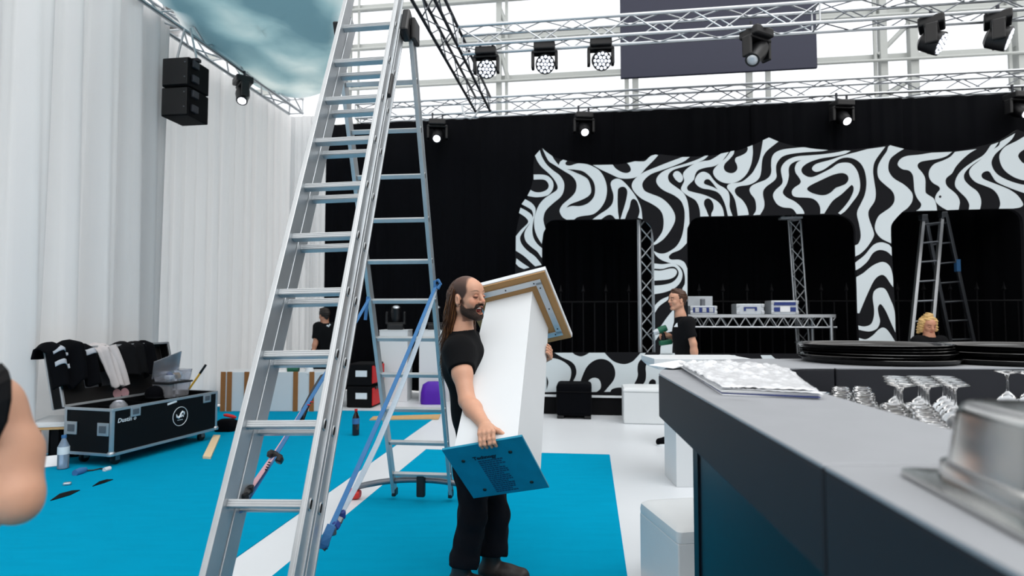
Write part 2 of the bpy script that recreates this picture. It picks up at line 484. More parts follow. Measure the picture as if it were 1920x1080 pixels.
# --- glazed wall far behind, above the drapes
DW = 14.2
win = thing('window_1', None, None, R(0, DW, 0)); win['kind'] = 'structure'
def wx(px, py=100): return lat(PR(px, py, DW))
def wz(px, py): return float(PR(px, py, DW)[2])
zs = [wz(820, 155), wz(820, 80), wz(820, 6)]
zs = [zs[0] - 2 * (zs[1] - zs[0]), zs[0] - (zs[1] - zs[0])] + zs + [zs[2] + (zs[2] - zs[1]), zs[2] + 2 * (zs[2] - zs[1])]
xl, xr = wx(300), wx(2350)
zt = zs[-1]
for z in zs:
    MB().beam(R(xl, DW, z), R(xr, DW, z), 0.12, 0.13).build('window_rail', 'white_steel', win, world=True)
    strut('thin_rail', R(xl, DW - 0.25, z - 0.16), R(xr, DW - 0.25, z - 0.16), 0.035, 'white_steel', win)
cols = [(660, .09), (676, .05), (937, .13), (951, .07), (1174, .10), (1190, .14), (1401, .13), (1436, .10), (1650, .15), (1636, .06), (1706, .17), (1906, .20), (1886, .06), (2150, .15)]
for px, w in cols:
    MB().beam(R(wx(px), DW - 0.12, 0), R(wx(px), DW - 0.12, zt), w, w, up=ED).build('column', 'white_steel', win, world=True)
for (x0, y0, x1, y1) in ((1646, 104, 1706, 42), (1668, 176, 1708, 148), (938, 18, 953, 58), (940, 100, 953, 150), (1906, 90, 1960, 40)):
    strut('brace', PR(x0, y0, DW - 0.12), PR(x1, y1, DW - 0.12), 0.055, 'white_steel', win)
xs = sorted([wx(300), wx(480), wx(660), wx(937), wx(1190), wx(1401), wx(1650), wx(1906), wx(2150), wx(2350)])
for i in range(len(xs) - 1):
    for j in range(len(zs) - 1):
        MB().box(R((xs[i] + xs[i + 1]) / 2, DW + 0.08, (zs[j] + zs[j + 1]) / 2), (xs[i + 1] - xs[i] - .04, 0.012, zs[j + 1] - zs[j] - .04),
                 np.stack([EL, ED, EZ], 1)).build('pane', 'window_glass', win, world=True)

# --- stage deck
SD = 9.10
st = thing('stage_platform', 'low black stage platform under the patterned stage front', 'stage', R(2.5, SD, 0))
xl_ = lat(PR(985, 750, SD))
MB().box(R((xl_ + 8) / 2, SD + 1.1, 0.145), (8 - xl_, 2.2, 0.27), np.stack([EL, ED, EZ], 1)).build('deck', 'black_matte', st, world=True)
MB().box(R((xl_ + 8) / 2, SD - 0.01, 0.285), (8 - xl_, 0.04, 0.03), np.stack([EL, ED, EZ], 1)).build('edge_strip', 'white_paint', st, world=True)

cv = MB(); cv.box(R((xl_ + 7.6) / 2, SD + 1.50, 3.62), (7.6 - xl_, 1.35, 0.03), np.stack([EL, ED, EZ], 1))  # added black cloth, keeps sky light out of the stage openings
tag(cv.build('added_shade_cloth', 'black_cloth'), 'added black cloth above the stage that darkens the three openings', 'added shade cloth')
# --- the patterned stage front: one panel with three arched openings, swirls in white on black
SM = SD + 0.10
mur = thing('patterned_stage_set', 'black stage front with white swirling zebra pattern and three openings', 'stage set', R(2.5, SM, 0.3))
def mp(px, py, d=0.0): return PR(px, py, SM + d)
outer = [(962, 741, 1), (966, 505), (967, 445), (973, 410), (978, 395), (990, 368), (999, 338), (1000, 310), (1002, 291, 1), (1017, 276, 1), (1036, 293), (1065, 301), (1105, 308), (1150, 308.5),
         (1182, 305), (1215, 297), (1232, 289, 1), (1280, 293), (1330, 292), (1380, 283), (1418, 269), (1442, 257, 1), (1462, 266), (1500, 276), (1540, 280.5),
         (1580, 281), (1620, 278), (1650, 274), (1668, 271, 1), (1700, 280), (1750, 284), (1800, 281.5), (1850, 271), (1882, 259), (1908, 243, 1), (1960, 262), (2020, 272), (2090, 262),
         (2130, 240, 1), (2160, 420), (2170, 760, 1)]
hole1 = [(1018, 661, 1), (1016, 470), (1019, 432), (1032, 414), (1060, 412), (1180, 411), (1205, 412), (1221, 425), (1226, 450), (1230, 661, 1)]
hole2 = [(1291, 663, 1), (1289, 460), (1291, 425), (1302, 410), (1320, 407), (1560, 402), (1588, 408), (1602, 425), (1604, 450), (1611, 664, 1)]
hole3 = [(1683, 664, 1), (1673, 480), (1671, 425), (1680, 405), (1700, 397), (1880, 391), (1905, 396), (1918, 415), (1925, 664, 1)]
def wallpts(lp, d=0.0): return [mp(p[0], p[1], d) for p in lp]
so = smooth_loop(outer, 4)
MB().prism(wallpts(so), ED * 0.06, [wallpts(smooth_loop(h_, 4)) for h_ in (hole1, hole2, hole3)]).build('panel', 'mural_black', mur, world=True)
CR = {'A': (960, 270, 7.2, 7.2), 'B': (1180, 250, 6.352, 6.353), 'C': (1400, 250, 6.352, 6.353), 'D': (1630, 240, 6, 6),
      'E': (1190, 400, 3.857, 3.857), 'F': (1580, 390, 3.857, 3.857), 'G': (960, 400, 9, 9), 'H': (1010, 640, 6.75, 6.75), 'I': (0, 0, 1, 1)}
def shp(s):
    """'x,y x,y! ...' with ! marking a corner"""
    out = []
    for t in s.split():
        c = t.endswith('!'); x, y = t.rstrip('!').split(',')
        out.append((float(x), float(y), 1) if c else (float(x), float(y)))
    return out
WHITE = [
('A', '375,82! 310,158! 345,235 400,310 500,400 570,480 612,560 605,620 520,680 440,735 370,815 325,915 300,1016 304,1136 336,1240 400,1348! 412,1280 424,1200 452,1144! 432,1072 424,1008 440,930 480,870 560,795 650,720 692,650 706,560 690,490 640,420 560,360 480,290 430,220 395,150'),
('A', '410,58! 470,110 545,165! 570,210 630,285! 650,240 690,212! 745,228! 720,255 735,285 790,290 860,268 920,262 1030,278 1150,335 1220,410 1265,510 1282,620 1265,740 1215,840 1140,920 1070,955 960,970 880,990 840,1020! 735,1022! 680,985 645,920 650,870 690,810 760,750 820,695 858,640 872,560 855,490 800,425 720,375 640,325 560,275 500,235 460,170'),
('A', '292,412! 400,412 480,430 540,485 560,550 545,620 500,680 430,708 320,718 208,700! 250,620! 310,648 380,652 450,630 490,590 492,540 460,495 410,478 292,480!'),
('A', '1095,284! 1360,279! 1400,330 1470,375 1540,392 1590,375 1605,340 1585,290 1555,258! 1663,232! 1735,236 1799,228 1867,166 1935,142! 1975,150! 1913,219 1811,321 1731,411 1652,455 1540,468 1440,455 1330,405 1200,345'),
('A', '1088,1018! 1180,950 1280,885 1345,820 1368,750 1368,680 1345,600 1332,540 1350,495 1400,470 1460,475 1530,530 1600,610 1660,690 1710,780 1745,880 1760,1015! 1700,995! 1722,920 1715,850 1685,770 1640,740 1605,770 1585,860 1555,930 1525,1012! 1465,1012! 1490,930 1530,800 1555,680 1552,620 1525,585 1490,576 1450,590 1430,620 1425,750 1430,900 1445,1012! 1395,1012! 1360,970 1320,955 1270,970 1205,1016!'),
('G', '222,-239! 162,-155! 250,-108 330,-55 355,10 350,70 290,185 225,290 208,380 240,480 330,570 430,650 495,745! 506,745! 506,590! 430,520 370,430 345,330 345,230 362,120 385,30 398,-58 375,-126 312,-189'),
('G', '144,-95! 118,-8! 212,55 268,115 268,160 220,215 150,280 66,385! 64,630! 200,720 330,840 390,895! 500,870! 450,800 380,720 260,630 170,530 135,430 160,350 255,220 340,110 345,60 320,15 250,-39'),
('G', '75,760! 64,850! 120,905 200,940! 295,915! 180,840'),
('B', '630,283! 720,281! 650,335 520,390 380,440 270,480 200,530 158,590 158,640 190,690 270,725 370,765 450,825 510,900 543,975 541,1052 492,1151 418,1249 343,1307 294,1332! 287,1307! 335,1258 393,1167 409,1068 400,980 375,925 330,880 250,830 150,780 70,710 30,640 40,580 90,520 180,460 300,410 450,350'),
('E', '508,-416! 533,-418! 502,-390 435,-360 350,-336 289,-318 253,-293 241,-263 253,-226 295,-193 344,-157 374,-111 389,-50 395,30 396,75! 380,110! 377,215! 330,262 270,288 247,315 265,335 320,335 360,355 381,400! 381,640! 370,590 345,548 362,510 362,450 345,400 310,372 250,358 190,335 150,300 138,272! 180,290 230,285 300,240 340,170 358,80 362,0 353,-50 332,-93 283,-132 216,-163 174,-196 156,-233 168,-269 204,-302 265,-330 350,-354 447,-387'),
('E', '142,362! 200,368 270,362 315,380 345,430 335,490 290,540 220,570 142,585! 142,522! 200,518 270,500 310,460 317,420 290,388 250,388 200,402 142,400!'),
('E', '142,412! 190,414 250,400 290,402 306,425 288,458 240,478 142,487!'),
('E', '146,665! 190,625 245,600! 240,625 180,670 146,720!'),
('E', '285,690! 240,745 190,815! 150,850 150,920! 185,880 280,850! 285,760'),
('E', '190,960 215,940 275,935! 270,1030! 185,1025!'),
('B', '520,490 545,455 590,455 630,500 638,550 605,585 560,560 530,520'),
('B', '1090,242! 1185,222! 1140,285 1090,345 1010,390 900,410 820,440 785,490 770,550 720,600 688,640 700,680 760,700 880,730 980,770 1060,820 1110,890 1130,985! 975,988! 980,950 1003,900 1000,840 970,790 930,775 895,800 890,850 915,910 945,988! 845,990! 840,920 820,850 780,790 700,745 640,700 615,660 640,600 655,560 640,500 650,460 700,410 780,360 880,330 970,315'),
('B', '780,570 800,510 840,470 890,458 950,485 1000,550 1060,610 1130,650 1180,700 1195,780 1195,880 1228,983! 1175,984! 1155,900 1130,820 1090,740 1040,695 960,670 870,655 810,620'),
('B', '1205,215! 1250,206! 1240,250 1190,310 1140,360 1125,410 1150,455 1210,475 1260,460 1287,420 1280,370 1260,330 1270,290 1330,265 1390,230 1412,185 1405,165! 1468,140! 1470,250 1450,370 1400,480 1330,550 1250,588 1160,595 1080,570 1020,520 998,460 1020,410 1080,350 1150,290'),
('C', '195,82! 265,50! 378,98! 310,150 240,210 195,280 180,360 172,460 150,530 100,580 20,615 -77,628 -127,650 -142,690 -117,740 -57,790 -7,860 18,930 23,972! -105,980! -117,900 -137,800 -177,720 -227,660 -229,622 -190,597 -90,585 -30,560 60,480 110,400 150,310 175,200 190,110'),
('C', '640,168 690,166! 800,184 970,200! 900,212 700,225 560,240 450,265 390,310 355,370 350,440 355,520 320,570 240,630 200,680 195,740 210,820 205,890 160,970! 78,974! 110,920 112,850 95,780 50,720 35,670 60,625 130,590 220,555 275,510 295,450 292,380 300,290 340,230 420,195 520,180'),
('C', '1170,206! 1240,208! 1170,245 1040,275 900,295 780,330 700,370 655,420 660,470 710,510 770,522 840,500 1000,420 1080,365 1160,348 1240,360 1300,420 1335,500 1352,620 1330,720 1260,820 1180,920 1118,966! 1090,950! 1150,890 1220,800 1265,710 1275,650 1255,615 1220,640 1130,725 1040,790 990,850 925,955! 878,957! 875,880 840,815 780,775 700,765 600,760 550,740 540,690 570,645 630,605 645,570 620,520 585,470 575,410 600,350 650,318! 580,335 520,375 500,430 502,510 480,600 435,680 435,720 480,765 570,810 640,870 680,930 688,958! 595,960! 560,910 520,890 430,880 360,840 320,770 318,720 350,670 415,610 430,560 415,490 410,420 440,360 500,310 600,275 750,262 900,250 1050,230'),
('C', '1440,187! 1652,158! 1588,243 1525,339 1505,445 1519,572 1537,699 1525,805 1461,905 1448,960 1464,1037 1505,1150 1514,1225 1439,1350 1357,1432 1296,1465! 1292,1335! 1335,1309 1360,1218 1341,1087 1316,975 1325,910 1360,840 1405,740 1425,640 1425,540 1400,430 1350,350 1270,300 1180,288 1100,310 1000,375 920,430 840,458 795,445 780,415 810,375 870,350 1000,315 1150,265 1300,225'),
('D', '215,208! 235,194! 300,212 390,234! 300,290 235,350 213,430 225,500 280,570 380,630 450,690 487,750 480,830 430,900 370,945 307,1009 250,1087 243,1180 246,1298! 136,1242 73,1164 66,1087 104,993 170,940 240,890 280,830 282,760 250,700 180,640 110,570 92,490 105,410 150,330 195,265'),
('D', '700,278! 930,268! 870,315 780,345 650,365 580,380 545,410 550,450 600,510 630,580 632,720 660,750 720,790 750,850 762,928! 530,932! 575,895 583,850 540,790 510,710 500,600 490,530 450,480 380,465 335,435 320,400 350,350 420,315 560,300'),
('D', '965,268! 1205,237! 1120,290 1030,370 970,440 930,510 870,560 858,610 880,660 940,710 990,760 1018,830 1005,918! 875,924! 800,880 750,830 742,780 765,730 795,690 780,655 720,620 680,570 670,510 690,450 740,400 830,365 910,325'),
('D', '1370,190! 1455,160! 1400,235 1300,320 1180,400 1100,470 1065,530 1075,590 1130,650 1210,710 1250,780 1258,850 1245,914! 1120,917! 1125,860 1090,790 1020,720 970,660 970,590 1010,510 1080,440 1180,370 1290,300'),
('D', '1475,154! 1640,60! 1600,130 1500,220 1420,290 1380,360 1378,420 1420,500 1500,560 1620,610 1740,640 1850,650! 1850,760! 1740,730 1600,680 1440,610 1390,550 1350,490 1300,490 1265,520 1270,560 1320,590 1450,640 1570,690 1660,750 1720,830 1728,870 1690,895 1620,906! 1460,908! 1475,850 1450,760 1390,690 1300,650 1200,610 1140,550 1125,490 1160,430 1260,350 1380,250 1455,200'),
('D', '1740,97! 1650,150 1530,210 1470,290 1470,370 1510,460 1590,530 1700,580 1850,600! 1900,500 1850,420! 1740,400 1690,350 1675,310 1700,270 1760,230! 1800,110!'),
('F', '92,395! 160,340 220,270 275,248 330,262 353,285! 355,345! 320,315 270,303 220,325 180,385 130,430 95,450!'),
('F', '99,500! 150,470 220,415 290,390 340,420 362,490 366,572! 345,545 310,495 275,485 230,520 180,620 120,762! 107,760!'),
('F', '113,850! 160,857 205,840 225,790 228,730 218,650 230,600 270,577 310,590 345,660 376,750 382,900! 350,830 310,740 275,695 255,720 260,770 270,820 250,870 200,892 150,888 117,880!'),
('F', '119,940! 170,950 220,920 260,880 295,865 330,890 386,975! 388,1060! 119,1060!'),
('H', '200,145! 430,145! 460,170 530,192 590,175 640,145! 835,145! 880,195 960,260 1080,290 1180,260 1240,205 1290,148! 1355,148! 1300,220 1260,280 1250,360 1255,430 1230,500 1180,570 1080,585 1000,585 930,605 905,640! 830,640! 880,580 950,490 970,400 945,310 880,245 790,222 700,245 620,310 570,400 510,560! 400,560! 450,480 478,400 460,310 400,250 300,205'),
('H', '60,215! 190,215 280,240 360,290 405,350 410,430 385,510 350,560! 240,600! 230,640! 60,645!'),
('H', '610,555 640,490 700,462 760,480 788,540 780,600 735,640! 610,645!'),
('H', '1355,330 1380,260 1430,220 1560,150! 1800,150! 1800,640! 1260,640! 1300,575! 1350,500 1360,420'),
('I', '1312,666! 1378,666! 1396,676! 1400,700! 1315,700!'), ('I', '1426,666! 1446,666! 1462,680! 1440,690!'),
]
BLACK = [
('A', '745,340! 860,348 960,370 1050,440 1105,520 1122,620 1105,710 1050,780 980,820 900,838 810,835 735,858! 790,812 900,770 990,730 1050,685 1070,630 1055,545 1020,470 950,425 860,385 790,355'),
('B', '890,575 910,550 950,550 990,590 1050,668! 1000,640 930,615 895,600'),
('C', '720,660 760,620 880,560 1000,505 1090,478 1150,475 1200,500 1212,550 1180,600 1120,628 1060,650 1000,705 930,735 850,730 760,700'),
('D', '797,757 812,772 797,787 782,772'),
('H', '100,440! 122,520 100,615!'), ('H', '1390,560 1400,510 1440,480 1480,500 1480,550 1450,575! 1385,575!'),
]
def pattern(lst, d, name, material):
    for cr_, s in lst:
        ox, oy, sx, sy = CR[cr_]
        lp = smooth_loop(shp(s), 4)
        MB().prism([mp(ox + p[0] / sx, oy + p[1] / sy, d) for p in lp], ED * 0.006).build(name, material, mur, world=True)
pattern(WHITE, -0.006, 'white_swirl', 'mural_white')
pattern(BLACK, -0.009, 'black_island', 'mural_black')
# ------------------------------------------------------------------ overhead trusses
def truss(a, b, size, label, side, up=(0, 0, 1), chord_r=0.025, brace_r=0.010, bay=0.45, mat_c='alu', mat_b='alu', name='truss', cat='truss', group=None, faces=(0, 1, 2, 3), tri=False):
    a = np.asarray(a, float); b = np.asarray(b, float)
    side = nrm(side); up = nrm(up)
    t = thing(name, label, cat, a, 0, group)
    hs = size / 2
    offs = [side * -hs + up * -hs, side * hs + up * -hs, side * hs + up * hs, side * -hs + up * hs]
    if tri: offs = [side * -hs + up * -hs, side * hs + up * -hs, up * hs]
    m = len(offs)
    for o_ in offs: strut('chord', a + o_, b + o_, chord_r, mat_c, t)
    L = np.linalg.norm(b - a); n = max(1, round(L / bay)); d = (b - a) / n
    for k in range(m):
        if k not in faces: continue
        p, q = offs[k], offs[(k + 1) % m]
        for i in range(n):
            s0, s1 = (p, q) if i % 2 == 0 else (q, p)
            strut('brace', a + d * i + s0, a + d * (i + 1) + s1, brace_r, mat_b, t, 6)
    for e in (a, b):
        for k in range(m): strut('end_bar', e + offs[k], e + offs[(k + 1) % m], brace_r, mat_b, t, 6)
    return t
ZT = 5.68
truss(R(-4.75, DB - 0.1, ZT), R(9.2, DB - 0.1, ZT), 0.29, 'long box truss along the top of the black drapes', ED, bay=0.5, mat_b='alu_dark')
truss(R(-5.95, 1.0, ZT + 0.1), R(-5.95, DB - 0.4, ZT + 0.1), 0.29, 'box truss above the white curtains carrying the loudspeakers', EL, bay=0.5, chord_r=0.03, brace_r=0.014)
pj = PR(905, 190, DB - 0.3)
lj = lat(pj)
truss(R(lj, DB - 0.3, ZT), R(lj, 1.5, ZT), 0.29, 'dark truss running from above the ladder back to the drape truss', EL, mat_c='steel_dark', mat_b='alu_dark', bay=0.45)
DM = 8.45
ps = PR(1530, 40, DM)
truss(R(lj + 0.15, DM, ZT), R(lat(ps), DM, ZT), 0.29, 'bright box truss in front of the hanging dark screen', ED, chord_r=0.026, brace_r=0.012, bay=0.42)
truss(R(lat(ps), DM, ZT), R(lat(ps) + 5.0, DM, ZT), 0.29, 'box truss continuing right of the dark screen, with two tilted lights', ED, bay=0.5, mat_b='alu_dark', brace_r=0.009)

# --- dark screen
DS = 10.2
q0, q1 = PR(1164, 146, DS), PR(1534, 127, DS)
scr = thing('hanging_screen', 'large dark blue-black screen hung behind the truss', 'screen', R((lat(q0) + lat(q1)) / 2, DS, q0[2]))
RM = np.stack([EL, ED, EZ], 1)
MB().box(R((lat(q0) + lat(q1)) / 2, DS + 0.05, q0[2] + 1.3), (lat(q1) - lat(q0), 0.06, 2.6), RM, 0.01).build('panel', 'screen_black', scr, world=True)
for s_ in (0.12, 0.5, 0.88):
    strut('hanging_bar', R(lat(q0) + (lat(q1) - lat(q0)) * s_, DS + 0.13, q0[2] + .05), R(lat(q0) + (lat(q1) - lat(q0)) * s_, DS + 0.13, q0[2] + 3.0), 0.025, 'steel_dark', scr)

# --- moving lights
def rot_axis(axis, ang): return np.array(Matrix.Rotation(ang, 3, Vector([float(x) for x in axis])))
def moving_light(top, label, s=1.0, aim=(0, -0.6, -1), yaw=0.0, wash=True, lit=True, up=1, ch=0.03, group='moving head lights'):
    """top: clamp point (or foot when up=-1). Base box, U yoke, head with lens looking along aim"""
    top = np.asarray(top, float)
    t = thing('moving_head_light', label, 'stage light', top, yaw, group)
    u = -1 * up
    c, sn_ = math.cos(yaw), math.sin(yaw)
    MB().box((0, 0, u * 0.11 * s), (0.30 * s, 0.26 * s, 0.11 * s), None, 0.02 * s).build('base', 'black_plastic', t)
    MB().box((0, 0, u * 0.175 * s), (0.36 * s, 0.14 * s, 0.04 * s), None, 0.012 * s).build('yoke_bridge', 'black_plastic', t)
    for sx in (-1, 1):
        MB().box((sx * 0.165 * s, 0, u * 0.28 * s), (0.045 * s, 0.12 * s, 0.24 * s), None, 0.015 * s).build('yoke_arm', 'black_plastic', t)
        if up > 0:
            MB().tube([(sx * 0.09 * s, 0, ch), (sx * 0.09 * s, 0, -0.07 * s)], 0.018 * s, 6).build('clamp', 'steel_dark', t)
    a = nrm(aim); a = np.array([a[0] * c + a[1] * sn_, -a[0] * sn_ + a[1] * c, a[2]])
    x = nrm(np.cross(a, (0, 0, 1)) if abs(a[2]) < .99 else (1, 0, 0)); y = np.cross(a, x)
    M = np.stack([x, y, a], 1)
    hc = np.array([0, 0, u * 0.33 * s])
    if wash:
        prof = [(0.07, -0.13), (0.115, -0.10), (0.125, -0.02), (0.135, 0.06), (0.135, 0.10)]
        hd = MB().lathe([(r * s, z * s) for r, z in prof], hc, 16, M).build('head', 'black_plastic', t, True)
        for i, (rr, nn_) in enumerate(((0, 1), (0.05, 6), (0.098, 12))):
            for k in range(nn_):
                an = 2 * math.pi * k / nn_
                cc = hc + M @ (np.array([rr * math.cos(an), rr * math.sin(an), 0.101]) * s)
                MB().lathe([(0.022 * s, 0), (0.018 * s, 0.008 * s), (0.006 * s, 0.011 * s)], cc, 8, M).build('led_lens', 'lamp_soft' if lit else 'silver_case', hd)
    else:
        prof = [(0.06, -0.16), (0.10, -0.13), (0.11, 0.0), (0.09, 0.10), (0.085, 0.17)]
        hd = MB().lathe([(r * s, z * s) for r, z in prof], hc, 16, M).build('head', 'black_plastic', t, True)
        MB().lathe([(0.062 * s, 0), (0.05 * s, 0.014 * s), (0.02 * s, 0.02 * s)], hc + M @ np.array([0, 0, 0.171 * s]), 16, M).build('lens', 'lamp_white' if lit else 'silver_case', hd, True)
    return t
def hang(px, py, d): return PR(px, py, d)
for (px, py, lab, aim) in ((912, 86, 'wash light on the truss nearest the dark depth truss', (0.1, -1, -.55)), (1021, 77, 'wash light in the middle of the three in a row', (0.05, -1, -.5)),
                           (1126, 70, 'wash light just left of the dark screen', (0.05, -1, -.5))):
    moving_light(PR(px, py, DM), lab, 1.05, aim, -0.1, True)
moving_light(PR(1418, 48, DM), 'moving head light in front of the dark screen', 1.2, (-0.55, -0.5, -0.75), 0.5, False, False)
moving_light(PR(1746, 28, DM), 'tilted wash light right of the dark screen', 1.15, (0.75, -0.75, -0.6), 0.9, True)
moving_light(PR(1870, 20, DM), 'tilted wash light near the upper right corner', 1.15, (0.85, -0.7, -0.45), 0.9, True)
for (px, py, lab) in ((820, 219, 'moving head spot on the drape truss left of the curved cable'), (1094, 204, 'moving head spot on the drape truss above the left end of the pattern'),
                      (1578, 176, 'moving head spot on the drape truss below the screen corner'), (1908, 158, 'moving head spot on the drape truss at the right edge')):
    moving_light(R(lat(PR(px, py, DB - .26)), DB - 0.25, 5.47), lab, 1.1, (0.05, -1, -0.75), 0.1, False, ch=0.09)
moving_light(R(-5.83, dep(PL(455, 178, -5.83)), 5.60), 'moving head spot under the truss beside the loudspeakers', 1.05, (0.25, -0.7, -1), -0.9, False)

# white cable looping under the drape truss
c0, c1 = PR(902, 195, DB - 0.4), PR(868, 205, DB - 0.4)
pts = [PR(x, y, DB - 0.42) for x, y in ((901, 190), (898, 205), (891, 217), (882, 222), (873, 219), (868, 208), (866, 197))]
o = MB().tube(pts, 0.022, 6).build('cable', 'white_paint', smooth=True)
tag(o, 'white cable loop hanging from the drape truss', 'cable')

# --- loudspeakers hanging at the left
def speaker_box(c, label):
    c = np.asarray(c, float)
    t = thing('line_array_speaker', label, 'loudspeaker', c - EZ * 0.20, -PSI, 'hanging loudspeakers')
    MB().box((0, 0, 0.20), (0.40, 0.42, 0.395), None, 0.015).build('cabinet', 'black_matte', t)
    MB().box((0.0, -0.215, 0.20), (0.37, 0.02, 0.36), None, 0.006).build('grille', 'black_plastic', t)
    for z in (0.08, 0.28):
        MB().box((0.215, -0.1, z + .04), (0.04, 0.12, 0.10), None, 0.01).build('rigging_plate', 'steel_dark', t)
        MB().box((0.15, -0.228, z + .04), (0.02, 0.008, 0.012)).build('badge', 'alu_dark', t)
    return t
sp = PL(341, 172, -5.62); sy = sp
s0 = P(349, 146, sp[1]); s1 = s0 - EZ * 0.41
hh = np.linalg.norm(s0 - s1)
speaker_box(s0, 'upper black loudspeaker of the pair hung beside the curtain')
speaker_box(s1, 'lower black loudspeaker of the pair hung beside the curtain')
fr = thing('flying_frame', 'metal flying frame between truss and upper loudspeaker', 'frame', s0 + EZ * 0.235, -PSI)
MB().box((0, 0, 0.0), (0.4, 0.08, 0.05), None, 0.01).build('crossbar', 'steel_dark', fr)
for sx in (-.15, .15): strut('sling', s0 + EZ * 0.26 + EL * sx, s0 + EZ * 0.70 + EL * sx * 0.3, 0.015, 'alu', fr)

# --- cloud-printed canopy hung under the roof: a puffy sheet with a scalloped edge
def canopy():
    zc = 5.74
    edge = [(250, -60), (285, 0), (318, 22), (345, 62), (372, 88), (405, 104), (432, 122), (455, 150), (490, 172), (525, 184), (560, 190), (592, 184), (622, 170), (640, 148), (652, 110), (648, 70), (655, 30), (668, -20), (700, -90), (720, -260), (300, -420), (120, -300), (190, -120)]
    loop = smooth_loop(edge, 4)
    pts = [G(p[0], p[1], zc)[:2] for p in loop]
    pts = np.array(pts); c = pts.mean(0)
    n = len(pts); rings = 14
    v = []; tint = []
    for j in range(rings + 1):
        s_ = j / rings
        for i in range(n):
            q = c + (pts[i] - c) * (1 - s_ ** 1.0)
            wob = 0.05 * math.sin(q[0] * 5) * math.sin(q[1] * 4.3) + 0.07 * math.sin(q[0] * 2.1 + 1) * math.sin(q[1] * 1.7)
            sag = -0.10 * min(1, s_ * 3.5) ** 0.5 - wob * min(1, s_ * 5)
            v.append((q[0], q[1], zc + 0.06 + sag))
            e_ = max(0.0, 1 - s_ / 0.20) * (0.75 + 0.25 * math.sin(i * 0.8))
            tint.append((min(1, e_),) * 3)
    f = [[j * n + i, j * n + (i + 1) % n, (j + 1) * n + (i + 1) % n, (j + 1) * n + i] for j in range(rings) for i in range(n)]
    o = mesh_obj('cloud_canopy', v, f, 'cloud_print', smooth=True, tint=np.array(tint))
    md = o.modifiers.new('thickness', 'SOLIDIFY'); md.thickness = 0.004
    tag(o, 'hanging canopy printed with grey-green clouds and white puffy edge', 'canopy')
canopy()

# ------------------------------------------------------------------ inside the stage openings
# truss uprights
u0, u1 = PR(1199, 412, SM - 0.12), PR(1213, 655, SM - 0.12)
truss(R(lat(PR(1212, 500, SM + .35)), SM + .35, 0.30), R(lat(PR(1212, 500, SM + .35)), SM + .35, 3.2), 0.22, 'upright truss standing in the first opening of the stage front', EL, up=ED, bay=0.26, chord_r=0.025, brace_r=0.011)
ub = PR(1506, 660, SM + 1.55); ub[2] = 0.30
truss(ub, PR(1486, 414, SM + 1.55), 0.20, 'leaning truss upright behind the table with silver cases', EL, up=ED, bay=0.24, chord_r=0.018, brace_r=0.009, tri=True)
tp = PR(1482, 409, SM + 1.5)
cl = thing('truss_clamp_plate', 'small plate with clamps on top of the leaning truss upright', 'clamp', tp, -PSI)
MB().box((0, 0, 0), (0.36, 0.16, 0.04), None, 0.006).build('plate', 'silver_case', cl)
for x in (-.12, .03, .08): MB().tube([(x, 0, 0.02), (x + .02, 0, 0.09)], 0.016, 6).build('clamp_pin', 'silver_case', cl)

# table made of stage deck with a truss edge
TD = SM + 0.55
t0, t1 = PR(1300, 590, TD), PR(1566, 590, TD)
tb = thing('truss_table', 'aluminium table with a lattice truss edge holding silver cases', 'table', R((lat(t0) + lat(t1)) / 2, TD, 0.29))
zt_ = float(t1[2]); l0, l1 = lat(t0) - 0.35, lat(t1)
MB().box(R((l0 + l1) / 2, TD + 0.4, zt_ - 0.02), (l1 - l0, 0.85, 0.05), RM).build('table_top', 'alu', tb, world=True)
for dd in (0.0, 0.8):
    strut('rail', R(l0, TD + dd, zt_ - 0.20), R(l1 + .02, TD + dd, zt_ - 0.20), 0.016, 'alu', tb)
    n_ = 13
    for i in range(n_):
        x0 = l0 + (l1 - l0) * i / n_; x1 = l0 + (l1 - l0) * (i + 1) / n_; xm = (x0 + x1) / 2
        strut('lattice', R(x0, TD + dd, zt_ - .04), R(xm, TD + dd, zt_ - .20), 0.010, 'alu', tb, 6)
        strut('lattice', R(xm, TD + dd, zt_ - .20), R(x1, TD + dd, zt_ - .04), 0.010, 'alu', tb, 6)
for (x, dd) in ((l1 - .06, 0), (l1 - .06, .8), (l0 + .06, 0), (l0 + .06, .8)):
    strut('leg', R(x, TD + dd, 0.285), R(x, TD + dd, zt_ - .04), 0.028, 'alu', tb)
